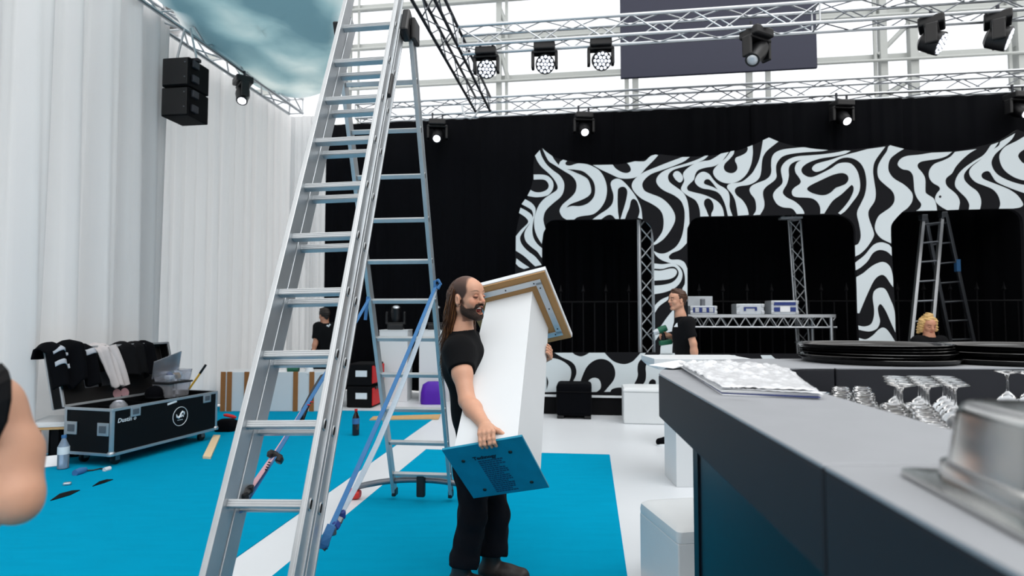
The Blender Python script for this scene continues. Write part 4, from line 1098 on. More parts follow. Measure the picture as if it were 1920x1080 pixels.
# ------------------------------------------------------------------ the plinth the man carries
SCL = 1.08
LM = np.array([[0.93248, 0.34933, 0.09190], [-0.28838, 0.56676, 0.77177], [0.21752, -0.74616, 0.62923]])
LX = CAM + SCL * (np.array([0.03348, 3.48570, 1.52227]) - CAM)
def LP(u, v, a): return LX + LM @ (np.array([u, v, a]) * SCL)
pl = thing('plinth', 'white plinth with brown underside and blue lettered end plate, carried by the man', 'plinth', LP(0, 0, -1.07))
b1, b2, hL, S_, thL = 0.1445, 0.1508, 1.0727, 0.2606, 0.0335
mb = MB(); v8 = [LP(sx * b, sy * b, a) for a, b in ((-hL + .006, b2), (0, b1)) for sx, sy in ((-1, -1), (1, -1), (1, 1), (-1, 1))]
mb.add(v8, [[0, 1, 5, 4], [1, 2, 6, 5], [2, 3, 7, 6], [3, 0, 4, 7], [0, 3, 2, 1], [4, 5, 6, 7]])
mb.build('plinth_body', 'white_paint', pl, world=True)
MB().box(LP(0, 0, 0.004), (2 * S_ * SCL - .012, 2 * S_ * SCL - .012, 0.010), LM).build('underside', 'mdf', pl, world=True)
MB().box(LP(0, 0, 0.010 + thL / 2), (2 * S_ * SCL, 2 * S_ * SCL, thL * SCL), LM, 0.002).build('top_slab', 'white_paint', pl, world=True)
bo = S_ - 0.062
for (c, sz) in (((0, -bo, -0.006), (2 * bo + .035, .035, .006)), ((bo, 0, -0.006), (.035, 2 * bo, .006)), ((0, bo, -0.006), (2 * bo + .035, .035, .006)), ((-bo, 0, -0.006), (.035, 2 * bo, .006))):
    k = MB().box(LP(*c), tuple(q * SCL for q in sz), LM, 0.001).build('metal_strip', 'silver_case', pl, world=True)
    for s_ in (-.8, 0, .8):
        ax = (sz[0] > sz[1])
        off = (c[0] + (s_ * sz[0] / 2 if ax else 0), c[1] + (0 if ax else s_ * sz[1] / 2), c[2] - .004)
        MB().box(LP(*off), (.008, .008, .003), LM).build('screw', 'steel_dark', pl, world=True)
# end plate with lettering, four screws
pcx, pcy, ph = -0.012, 0.018, 0.1900
plate = MB().box(LP(pcx, pcy, -hL), (2 * ph * SCL, 2 * (ph - .006) * SCL, 0.012), LM, 0.001).build('end_plate', 'sign_blue', pl, world=True)
plate['label'] = 'blue end plate with dark lettering'
for (u, v_) in ((-.125, -.09), (.105, -.10), (.125, .125), (-.11, .13)):
    MB().lathe([(.010, 0), (.009, .003), (.002, .004)], LP(pcx + u, pcy + v_, -hL - .0068), 10, LM @ np.diag([1, 1, -1.0])).build('screw_head', 'black_plastic', plate, world=True)
zl = -hL - 0.0068
def stroke(u0, v0, u1, v1, w, material, nm):
    a, b = LP(pcx + u0, pcy + v0, zl), LP(pcx + u1, pcy + v1, zl)
    return MB().beam(a, b, w * SCL, 0.0008, up=LM[:, 2])
# heading and body text of the plate, each as raised print
def text_obj(body, size, u, v_, material, parent, name, M3, origin, bold=0.0, spacing=1.0):
    cu = bpy.data.curves.new(name, 'FONT'); cu.body = body; cu.size = size; cu.extrude = 0.0004; cu.offset = bold; cu.space_line = spacing
    cu.resolution_u = 2
    ob = bpy.data.objects.new(name, cu); COL.objects.link(ob)
    dg = bpy.context.evaluated_depsgraph_get(); me = bpy.data.meshes.new_from_object(ob.evaluated_get(dg))
    COL.objects.unlink(ob); bpy.data.objects.remove(ob)
    vs = np.array([tuple(q.co) for q in me.vertices]); fs = [list(p.vertices) for p in me.polygons]
    vs = origin + vs @ np.asarray(M3).T
    return mesh_obj(name, vs, fs, material, parent, world=True)
TM = np.stack([LM[:, 0], -LM[:, 1], -LM[:, 2]], 1)      # reads upright when seen from below the plate
text_obj('Technogy', 0.030, 0, 0, 'ink', plate, 'lettering', TM, LP(pcx - .075, pcy - .085, zl), bold=0.0014)
rows = 17
for i in range(rows):
    rr2 = random.Random(i)
    w0 = -0.060; w1 = 0.056 + (rr2.uniform(-.012, 0.004) if i % 4 != 3 else -0.03)
    v_ = -0.070 + i * 0.0142
    mb = MB(); u = w0
    while u < w1:
        ln = rr2.uniform(0.006, 0.018)
        a, b = LP(pcx + u, pcy + v_, zl), LP(pcx + min(w1, u + ln), pcy + v_, zl)
        mb.beam(a, b, 0.0078 * SCL, 0.0008, up=LM[:, 2]); u += ln + 0.003
    mb.build('text_line', 'ink_pale', plate, world=True)

# ------------------------------------------------------------------ flight case at the left
C0 = G(208, 856, 0.12); C1 = G(406, 805, 0.12)
cd = nrm([C1[0] - C0[0], C1[1] - C0[1], 0]); cn = np.array([-cd[1], cd[0], 0])       # cn points to the back (left)
CL, CWd, z0c, z1c = float(np.linalg.norm((C1 - C0)[:2])), 0.60, 0.12, 0.585
CO = np.array([C0[0], C0[1], 0])
def CC(a, b, z): return CO + cd * a + cn * b + EZ * z        # a along the front, b to the back
CM = np.stack([cd, cn, EZ], 1)
fc = thing('flight_case', 'open black flight case with aluminium edges and round white emblem', 'flight case', CC(CL / 2, CWd / 2, 0))
wl = 0.012
for (a, b, sa, sb, nm) in ((CL / 2, wl / 2, CL, wl, 'front_panel'), (CL / 2, CWd - wl / 2, CL, wl, 'back_panel'), (wl / 2, CWd / 2, wl, CWd - 2 * wl, 'end_panel'), (CL - wl / 2, CWd / 2, wl, CWd - 2 * wl, 'end_panel')):
    MB().box(CC(a, b, (z0c + z1c) / 2), (sa, sb, z1c - z0c), CM).build(nm, 'case_black', fc, world=True)
MB().box(CC(CL / 2, CWd / 2, z0c + .01), (CL - .02, CWd - .02, 0.02), CM).build('bottom_panel', 'case_black', fc, world=True)
ed = 0.03
for z in (z0c + .012, z1c - .008):
    for (a, b, sa, sb) in ((CL / 2, -.002, CL, .012), (CL / 2, CWd + .002, CL, .012), (-.002, CWd / 2, .012, CWd), (CL + .002, CWd / 2, .012, CWd)):
        MB().box(CC(a, b, z), (sa, sb, ed), CM, 0.003).build('edge_profile', 'alu', fc, world=True)
for (a, b) in ((0.012, 0.012), (CL - .012, 0.012), (0.012, CWd - .012), (CL - .012, CWd - .012)):
    MB().box(CC(a, b, (z0c + z1c) / 2), (.032, .032, z1c - z0c), CM, 0.003).build('corner_profile', 'alu', fc, world=True)
    MB().lathe([(.035, -.02), (.04, 0), (.03, .02)], CC(a, b, z0c + .02), 12).build('ball_corner', 'alu', fc, True, world=True)
for (a, b) in ((0.14, 0.1), (CL - .14, 0.1), (0.14, CWd - .1), (CL - .14, CWd - .1)):
    w_ = MB(); w_.lathe([(.03, -.018), (.05, -.016), (.05, .016), (.03, .018)], CC(a, b, .0565), 16, np.stack([cd, EZ, cn], 1))
    wh = w_.build('caster_wheel', 'black_plastic', fc, True, world=True)
    MB().box(CC(a, b, .108), (.09, .07, .02), CM, .004).build('caster_plate', 'alu_dark', fc, world=True)
    for s_ in (-1, 1): MB().box(CC(a, b + s_ * .026, .08), (.05, .006, .06), CM).build('caster_fork', 'alu_dark', fc, world=True)
def butterfly(p, M3, nm, sx=.12, sz=.10):
    f_ = MB().box(p, (sx, .012, sz), M3, .004).build(nm, 'alu', fc, world=True)
    MB().box(p - M3[:, 1] * .008, (sx * .6, .008, sz * .55), M3, .003).build('latch_bow', 'alu_dark', fc, world=True)
butterfly(CC(.26, -.008, z1c - .06), CM, 'latch'); butterfly(CC(CL - .18, -.008, z1c - .06), CM, 'latch')
CE = np.stack([cn, -cd * -1, EZ], 1)
for b in (.10, .50):
    butterfly(CC(-.008, b, (z0c + z1c) / 2 + .03), np.stack([-cn, cd, EZ], 1), 'handle', .14, .13)
# emblem and handwriting on the front panel
ec = CC(CL * .60, -.002, .375)
MB().tube([ec + cd * .105 * math.cos(t_) + EZ * .105 * math.sin(t_) for t_ in np.linspace(0, 2 * math.pi, 33)[:-1]], .0032, 5, closed=True).build('emblem_ring', 'white_ink', fc, True, world=True)
sw = [(-.055, .030), (-.048, .0), (-.025, -.012), (-.002, .002), (.008, .03), (.03, .048), (.052, .036), (.056, .012)]
MB().tube([ec + cd * x + EZ * y for x, y in sw], [.003, .010, .014, .012, .009, .012, .010, .006], 6).build('emblem_swirl', 'white_ink', fc, True, world=True)
MB().tube([ec + cd * x + EZ * y for x, y in ((.012, -.012), (.03, .010), (.045, .0), (.04, -.012))], .006, 5).build('emblem_swirl', 'white_ink', fc, True, world=True)
for k in range(7): MB().box(ec + cd * (-.036 + k * .011) - EZ * .04, (.007, .002, .006), CM).build('emblem_text', 'white_ink', fc, world=True)
FM = np.stack([cd, EZ, -cn], 1)
text_obj('Dustin o', 0.062, 0, 0, 'white_ink', fc, 'handwriting', FM @ np.array([[1, .18, 0], [0, 1, 0], [0, 0, 1]]), CC(.06, -.0015, .44), bold=0.0006)
# scuffs
MB().box(CC(.74, -.001, .545), (.13, .002, .022), CM @ rot_axis((0, 1, 0), -.15)).build('tape_patch', 'white_ink', fc, world=True)
# inner dividers
for a in (.36, .72, 1.06): MB().box(CC(a, CWd / 2, .40), (.012, CWd - .03, .30), CM).build('divider', 'case_black', fc, world=True)
# lid, folded back on its hinge
la = math.radians(14)
ld_up = nrm(EZ * math.cos(la) + cn * math.sin(la)); ld_n = nrm(np.cross(cd, ld_up)) 
if ld_n.dot(cn) < 0: ld_n = -ld_n
hg = CC(0, CWd + .015, z1c + .01)
LDM = np.stack([cd, ld_n, ld_up], 1)
def LD(a, b, c): return hg + cd * a + ld_n * b + ld_up * c
lh, lt = 0.60, 0.14
lid = MB().box(LD(CL / 2, lt, lh / 2), (CL, .012, lh), LDM).build('lid', 'case_black', fc, world=True)
MB().box(LD(CL / 2, lt - .012, lh / 2), (CL - .03, .010, lh - .03), LDM).build('lid_lining', 'case_lining', fc, world=True)
for (a, c, sa, sc) in ((CL / 2, 0, CL, .012), (CL / 2, lh, CL, .012), (0, lh / 2, .012, lh), (CL, lh / 2, .012, lh)):
    MB().box(LD(a, lt / 2, c), (sa, lt, sc), LDM).build('lid_side', 'case_black', fc, world=True)
    MB().box(LD(a, .004, c), (sa + .012, .022, sc + .012), LDM, .003).build('lid_edge', 'alu', fc, world=True)
    MB().box(LD(a, lt, c), (sa + .014, .022, sc + .014), LDM, .003).build('lid_edge', 'alu', fc, world=True)
for (a, c) in ((.5, .25), (.95, .42)): MB().box(LD(a, lt - .02, c), (.30, .003, .16), LDM).build('sticker', 'alu_dark', fc, world=True)
for a in (.72, .82): MB().lathe([(.055, 0), (.05, .004), (.002, .005)], LD(a, lt - .022, .06), 16, np.stack([cd, ld_up, -ld_n], 1)).build('round_sticker', 'pink_strap', fc, world=True)
butterfly(LD(.03, .07, .16), np.stack([-ld_n, cd, ld_up], 1), 'lid_hinge', .05, .2)

# --- clothes hung over the lid
def garment(name, label, a0, a1, drop, material, folds, thick, seed, back=0.25, skew=0.0, taper=0.0, tapes=()):
    """cloth laid over the top edge of the lid, hanging down in front"""
    rr = random.Random(seed); ph = [rr.uniform(0, 6) for _ in range(6)]
    top = LD(0, lt / 2, lh + .012)
    t = thing(name, label, 'clothing', LD((a0 + a1) / 2, lt / 2, lh))
    def fn(u, v, off=0.0):
        s_ = (v - back) / (1 - back)
        fold = math.sin(u * folds * 2 * math.pi + ph[0] + 1.2 * math.sin(3 * u + ph[1]) + s_ * ph[2] * .5)
        f2 = math.sin(u * folds * 5.1 + ph[3] + s_ * 3)
        w = a0 + (a1 - a0) * (u + (0.5 - u) * taper * max(0, s_)) + skew * max(0, s_)
        w += 0.012 * math.sin(9 * v + ph[4]) * (1 if u in (0, 1) else 0)
        puff = thick * (0.6 + 0.4 * fold + 0.15 * f2) * (math.sin(math.pi * min(1, max(0, u))) ** 0.4)
        if s_ < 0:
            ang = (1 + s_ * (1 / 0.999)) ; c = lh + .014 + puff * .6
            return LD(w, lt + .03 + puff * .2, lh + .014 + s_ * drop * 0.5) if s_ < -.28 else LD(w, lt * (0.5 - s_ * 1.8) , c)
        k = min(1, s_ * 6)
        edge = drop * (1 + 0.05 * math.sin(u * 11 + ph[5]))
        return LD(w, lt * .5 * (1 - k) - .02 * k - puff * (0.4 + .6 * k), (lh + .014 + puff * .6) * (1) - s_ * edge)
    o = MB().grid(lambda u, v: fn(u, v), 40, 30).build('cloth', material, t, True, world=True, fix=False)
    md = o.modifiers.new('thickness', 'SOLIDIFY'); md.thickness = 0.022; md.offset = -1
    for (u0, u1, v0, v1) in tapes:
        def fn2(u, v):
            p = fn(u0 + (u1 - u0) * u, v0 + (v1 - v0) * v); return p - ld_n * 0.024
        o2 = MB().grid(fn2, 20, 4).build('reflective_band', 'reflective_tape', t, True, world=True, fix=False)
        md = o2.modifiers.new('thickness', 'SOLIDIFY'); md.thickness = 0.008
    return t
garment('work_jacket', 'bulky dark work jacket with grey reflective bands over the case lid', -0.10, 0.38, 0.46, 'navy_cloth', 2.2, 0.11, 2, tapes=((0.04, .42, .34, .42), (0.04, .42, .56, .64), (.78, .98, .36, .45)))
garment('sweater', 'light grey sweater hanging over the case lid, one sleeve', 0.42, 0.60, 0.50, 'grey_cloth', 1.6, 0.045, 5, skew=0.10, taper=0.45)
garment('sweater_sleeve', 'light grey sleeve of the sweater hanging beside it', 0.58, 0.74, 0.46, 'grey_cloth', 1.2, 0.04, 8, skew=0.10, taper=0.4) if False else None
garment('jacket', 'plain black jacket hanging over the right half of the case lid', 0.72, 1.02, 0.40, 'tshirt_black', 2.2, 0.05, 9)
garment('jacket', 'narrow black jacket folded at the right of the lid', 1.00, 1.17, 0.42, 'navy_cloth', 1.2, 0.06, 12)
# sweater: second sleeve as part of the same garment
swt = [o for o in bpy.data.objects if o.name.startswith('sweater') and o.parent is None][0]
sl = []
for k in range(9):
    s_ = k / 8; sl.append(LD(.60 + .11 * s_, -.035 - .02 * math.sin(s_ * 3), lh - .01 - .46 * s_))
MB().tube(sl, [.055, .058, .055, .052, .05, .047, .045, .042, .04], 10).build('sleeve', 'grey_cloth', swt, True, world=True)

# --- things in and around the case
tubs = thing('storage_tub', 'clear plastic storage tub with grey lid in the open flight case', 'tub', CC(1.08, .34, .585))
loft([rrect(.30, .22, .02, 0), rrect(.34, .26, .025, .16)], CM, CC(1.10, .36, .56)).build('tub_body', 'clear_plastic', tubs, world=True)
MB().box(CC(1.10, .36, .728), (.36, .28, .02), CM, .006).build('tub_lid', 'black_plastic', tubs, world=True)
tub2 = thing('storage_tub', 'upper clear tub with a tilted open lid, filled with white bits', 'tub', CC(1.12, .36, .74))
loft([rrect(.32, .22, .02, 0), rrect(.36, .26, .025, .13)], CM, CC(1.12, .37, .742)).build('tub_body', 'clear_plastic', tub2, world=True)
for k in range(6): MB().box(CC(1.03 + .035 * k, .33 + .02 * (k % 3), .79 + .01 * (k % 2)), (.07, .09, .05), CM @ np.array(Euler((k, k * .7, k)).to_matrix()), .012).build('contents', ('paper', 'blue_trim', 'paper', 'plywood', 'paper', 'paper')[k], tub2, world=True)
MB().box(CC(1.08, .42, .93), (.36, .012, .26), CM @ rot_axis((1, 0, 0), .5) @ rot_axis((0, 1, 0), -.35), .004).build('tub_lid', 'clear_plastic', tub2, world=True)
bag = thing('baseball_hat', 'black hat lying in the open flight case beside the tubs', 'hat', CC(.90, .42, .58))
MB().lathe([(.10, 0), (.105, .05), (.09, .10), (.05, .13), (.005, .14)], CC(.92, .42, .565), 16).build('crown', 'black_cloth', bag, True, world=True)
MB().box(CC(.84, .34, .575), (.12, .16, .012), CM, .004).build('brim', 'black_cloth', bag, world=True)
bg_ = MB()
bg_.lathe([(.06, 0), (.085, .04), (.08, .10), (.05, .14), (.02, .155)], CC(.16, .10, .50), 14)
tag(bg_.build('plastic_bag', 'clear_plastic', smooth=True), 'crumpled white plastic bag in the front corner of the flight case', 'bag')
bh = thing('broom', 'yellow broom handle with black grip standing behind the case', 'broom', P(338, 752, 7.62))
strut('handle', P(340, 750, 7.60), P(378, 696, 7.62), .013, 'yellow', bh); strut('grip', P(375, 700, 7.62), P(386, 684, 7.62), .016, 'black_plastic', bh)
MB().box(P(340, 752, 7.6) - EZ * .3, (.34, .06, .08), CM, .01).build('broom_head', 'black_plastic', bh, world=True)
strut('handle', P(340, 750, 7.6), P(340, 752, 7.6) - EZ * .28, .013, 'yellow', bh)

pk_ = [G(400, 820), G(413, 820), G(395, 862), G(380, 861)]
tag(flat([p[:2] for p in pk_], 0.006, 0.030).build('plank', 'pale_pine'), 'short pale pine plank lying on the blue carpet', 'plank')
# bag on the floor right of the case
sb = thing('tool_bag', 'small black and red bag on the floor beside the flight case', 'bag', G(425, 808))
loft([rrect(.26, .22, .07, 0), rrect(.30, .24, .08, .06), rrect(.26, .2, .08, .12), rrect(.16, .12, .05, .15)], None, G(425, 808) + EZ * .006).build('bag_body', 'black_cloth', sb, True, world=True)
loft([rrect(.16, .08, .03, 0), rrect(.17, .09, .03, .02), rrect(.1, .05, .02, .035)], np.array(Euler((0, .3, .4)).to_matrix()), G(430, 803) + EZ * .15).build('flap', 'red', sb, True, world=True)

def bottle(p, h, r, label, liquid, cap, wrap=None, name='bottle'):
    t = thing(name, label, 'bottle', p)
    MB().lathe([(r * .8, 0), (r, .01), (r, h * .42), (r * .9, h * .5), (r, h * .58), (r * .95, h * .68), (r * .4, h * .88), (r * .38, h * .93)], (0, 0, 0), 16).build('bottle_body', liquid, t, True)
    MB().lathe([(r * .44, h * .92), (r * .44, h), (r * .4, h)], (0, 0, 0), 12).build('cap', cap, t, True)
    if wrap: MB().lathe([(r * 1.02, h * .44), (r * 1.03, h * .5), (r * 1.02, h * .66)], (0, 0, 0), 16).build('wrapper', wrap, t, True)
    return t
c_ = bottle(G(667, 817) + EZ * .006, .33, .045, 'cola bottle with blue label standing on the blue carpet', 'cola', 'red', 'blue_strap')
bottle(G(118, 880) + EZ * .006, .33, .05, 'clear water bottle standing at the end of the flight case', 'bottle_plastic', 'blue_strap', 'white_ink')
sp_ = bottle(G(110, 862) + EZ * .006, .30, .055, 'white spray bottle beside the water bottle', 'white_paint', 'white_paint', 'blue_strap', 'spray_bottle')
MB().box((.0, -.03, .31), (.03, .11, .035), None, .008).build('spray_head', 'white_paint', sp_)
# boards left of the case
bd = thing('board_stack', 'white boards with a plywood edge leaning low behind the woman', 'boards', G(90, 845))
p0_ = P(100, 795, 6.15)
BM = rot_axis(EZ, .25)
MB().box(p0_ + V(-.04, .10, -.03), (.40, .45, .02), BM, .002).build('board', 'plywood', bd, world=True)
MB().box(p0_ + V(-.05, .11, -.006), (.40, .45, .02), BM, .002).build('board', 'white_paint', bd, world=True)
MB().box(p0_ + V(-.07, .14, .02), (.34, .42, .025), BM @ rot_axis((1, 0, 0), .03), .004).build('board', 'white_paint', bd, world=True)
zz = p0_[2] - .04
for (dx, dy) in ((-.18, -.02), (.08, .22), (-.16, .24), (.08, -.04)):
    MB().box(p0_ * [1, 1, 0] + V(dx, dy, zz / 2), (.08, .08, zz)).build('support_block', 'black_matte', bd, world=True)
o = MB().box(G(95, 875) + V(0, 0, .05), (.20, .02, .14), rot_axis(EZ, .6) @ rot_axis((1, 0, 0), -.9), .001).build('paper_sheet', 'paper')
tag(o, 'sheet of white paper on the carpet beside the bottles', 'paper')
# plugs, offcuts and crumbs on the carpet
cb = thing('blue_power_plug', 'blue power plug with cable on the carpet in front of the case', 'plug', G(150, 890))
MB().tube([G(140, 893) + EZ * .03, G(152, 889) + EZ * .03, G(160, 886) + EZ * .03], [.03, .034, .022], 10).build('plug_body', 'blue_strap', cb, True, world=True)
MB().tube([G(160, 886) + EZ * .02, G(175, 884) + EZ * .012, G(188, 881) + EZ * .012, G(196, 883) + EZ * .02], .008, 6).build('cable', 'black_plastic', cb, True, world=True)
MB().tube([G(195, 885) + EZ * .02, G(206, 882) + EZ * .02], .022, 8).build('white_plug', 'white_paint', cb, True, world=True)
for (pts_, lab) in ((((94, 941), (112, 928), (135, 922), (150, 921), (132, 930), (112, 936)), 'curled black offcut on the carpet next to the woman'), (((173, 914), (186, 905), (200, 901), (212, 901), (196, 907)), 'curled black offcut on the carpet below the case wheel')):
    lp = [G(*p)[:2] for p in pts_]
    tag(MB().prism([(p[0], p[1], .0065) for p in lp], (0, 0, .006)).build('rubber_offcut', 'black_matte'), lab, 'offcut')
o = MB().box(G(126, 911) + EZ * .02, (.06, .04, .025), rot_axis(EZ, .5), .008).build('metal_bit', 'alu'); tag(o, 'small metal bit on the carpet near the woman', 'debris')

# ------------------------------------------------------------------ back left: crates, tool boxes, plinths
def crate(pxa, pxb, d, h, label, straps):
    a, b = G(pxa, 772), G(pxb, 772)
    w = b[0] - a[0]
    t = thing('wrapped_crate', label, 'crate', ((a[0] + b[0]) / 2, a[1] + d / 2, 0), 0, 'white crates by the curtain')
    MB().box((0, 0, h / 2 + .006), (w, d, h), None, .006).build('crate_body', 'white_paint', t)
    for s_ in straps: MB().box((-w / 2 + s_ * w, -d / 2 - .006, h / 2 + .006), (.075, .016, h + .01), None, .002).build('batten', 'cardboard', t)
    return t
crate(412, 466, .5, .62, 'narrow white crate with brown battens left of the ladder stile', (.10, .32, .92))
crate(468, 606, .5, .62, 'long white crate with brown battens behind the ladder', (.62, .84))
gd = thing('cordless_tool', 'dark green cordless tool lying on the long white crate', 'tool', P(548, 695, 9.4))
MB().tube([P(540, 692, 9.4), P(560, 693, 9.4)], .05, 8).build('tool_body', 'green', gd, True, world=True)
MB().box(P(557, 698, 9.4), (.06, .06, .10), None, .01).build('grip', 'black_plastic', gd, world=True)
o = MB().lathe([(.085, 0), (.05, .10), (.03, .13)], P(580, 700, 9.4), 16).build('white_cone', 'lamp_soft' if False else 'white_paint', smooth=True); tag(o, 'white lamp shade standing on the long crate', 'lamp shade')
o = MB().box(P(520, 697, 9.45), (.26, .2, .02), rot_axis(EZ, .4), .004).build('paper_pad', 'paper'); tag(o, 'white paper pad on the long crate', 'paper')
def toolbox(px0, px1, px2, py0, py1, d, label):
    a, b = P(px0, py1, d), P(px1, py1, d); h = float(P(px0, py0, d)[2] - a[2]); w = b[0] - a[0]
    t = thing('tool_case', label, 'case', ((a[0] + b[0]) / 2, d, a[2]), 0.0, 'stacked tool cases')
    t.rotation_euler = (0, 0, -.12)
    MB().box((0, .3, h / 2), (w, .6, h - .01), None, .02).build('case_body', 'black_matte', t)
    MB().box((w / 2 + .01, .3, h / 2), (.02, .56, h * .8), None, .006).build('red_side', 'red', t)
    MB().box((w * .1, -.004, h * .55), (w * .45, .008, h * .28)).build('label_card', 'white_ink', t)
    MB().box((w / 2 + .025, .25, h * .9), (.03, .3, .04), None, .008).build('handle', 'black_plastic', t)
db = G(680, 765)[1]
toolbox(648, 697, 716, 724, 765, db, 'lower black tool case with red side on the white floor')
toolbox(648, 697, 716, 682, 723.5, db, 'upper black tool case with red side, stacked on the other')
def white_plinth(px0, px1, pyt, d, label):
    a, b = P(px0, 650, d), P(px1, 650, d); zt = float(P(px0, pyt, d)[2]); w = b[0] - a[0]
    t = thing('white_plinth', label, 'plinth', ((a[0] + b[0]) / 2, d + w / 2, 0), 0, 'white plinths by the black drape')
    MB().box((0, 0, zt / 2), (w, w, zt), rot_axis(EZ, .0), .004).build('plinth_body', 'white_paint', t)
    MB().box((0, 0, zt + .006), (w + .01, w + .01, .012), None, .002).build('top_cap', 'white_paint', t)
    return (a[0] + b[0]) / 2, d + w / 2, zt + .012
x, y, z = white_plinth(711, 764, 620, 10.4, 'white plinth under the left standing moving light')
moving_light((x, y - .05, z - .052), 'unlit moving head light on the left white plinth', 0.95, (.1, -.4, .9), .1, False, False, up=-1)
x, y, z = white_plinth(786, 842, 620, 10.4, 'white plinth behind the ladder, right one')
moving_light((x, y - .05, z - .052), 'unlit moving head light on the right white plinth', 0.95, (.1, -.4, .9), .1, False, False, up=-1)
pf = G(812, 757)
o = loft([rrect(.42, .24, .1, 0), rrect(.44, .26, .11, .05), rrect(.42, .25, .1, .2), rrect(.36, .2, .09, .33), rrect(.2, .12, .05, .38)], None, pf + EZ * .001).build('purple_beanbag', 'purple', smooth=True)
tag(o, 'shiny purple beanbag on the white floor behind the ladder', 'beanbag')
o = loft([rrect(.18, .14, .04, 0), rrect(.18, .14, .04, .12)], None, G(736, 735) + EZ * .001).build('teal_bucket', 'teal'); tag(o, 'small teal bucket behind the rear ladder section', 'bucket')
bdp = [G(693, 789)[:2], G(700, 783)[:2], G(826, 779)[:2], G(822, 787)[:2]]
tag(flat(bdp, 0.006, 0.02).build('plywood_offcut', 'plywood'), 'flat plywood board lying on the floor behind the ladder', 'board')
# ------------------------------------------------------------------ people: bodies grown as smooth solids
def seg_d(X, a, b, ra, rb):
    a = np.asarray(a, np.float32); b = np.asarray(b, np.float32); ab = b - a
    t = np.clip(((X - a) @ ab) / (ab @ ab + 1e-9), 0, 1)
    return np.linalg.norm(X - a - t[..., None] * ab, axis=-1) - (ra + (rb - ra) * t)
def ell_d(X, c, r, M=None):
    q = X - np.asarray(c, np.float32)
    if M is not None: q = q @ np.asarray(M, np.float32)
    r = np.asarray(r, np.float32)
    k = np.linalg.norm(q / r, axis=-1); k2 = np.linalg.norm(q / (r * r), axis=-1)
    return k * (k - 1) / np.maximum(k2, 1e-6)
def smin(a, b, k):
    h = np.clip(0.5 + 0.5 * (b - a) / k, 0, 1); return b + (a - b) * h - k * h * (1 - h)
def smax(a, b, k): return -smin(-a, -b, k)
class SD:
    """ordered list of (op, k, function)"""
    def __init__(s): s.p = []
    def cone(s, a, b, ra, rb, k=0.02, op='+', cut=None):
        lo = np.minimum(a, b) - max(ra, rb); hi = np.maximum(a, b) + max(ra, rb)
        s.p.append((op, k, lambda X: seg_d(X, a, b, ra, rb) if cut is None else np.maximum(seg_d(X, a, b, ra, rb), (X - np.asarray(cut[0], np.float32)) @ np.asarray(cut[1], np.float32)), lo, hi)); return s
    def ell(s, c, r, M=None, k=0.02, op='+'):
        c = np.asarray(c, float); m = max(r)
        s.p.append((op, k, lambda X: ell_d(X, c, r, M), c - m, c + m)); return s
    def fn(s, f, lo, hi, k=0.004, op='+'): s.p.append((op, k, f, np.asarray(lo, float), np.asarray(hi, float))); return s
    def bounds(s, pad=0.03):
        lo = np.min([p[3] for p in s.p if p[0] == '+'], 0) - pad; hi = np.max([p[4] for p in s.p if p[0] == '+'], 0) + pad; return lo, hi
    def __call__(s, X):
        d = None
        for op, k, f, lo, hi in s.p:
            # only where the shape can matter
            if d is None: d = np.full(X.shape[:-1], 0.5, np.float32)
            pad = k + 0.02
            m = np.all((X > (lo - pad)) & (X < (hi + pad)), axis=-1)
            if not m.any(): continue
            Y = X[m]; e = f(Y).astype(np.float32); dd = d[m]
            d[m] = smin(dd, e, k) if op == '+' else smax(dd, -e, k)
        return d
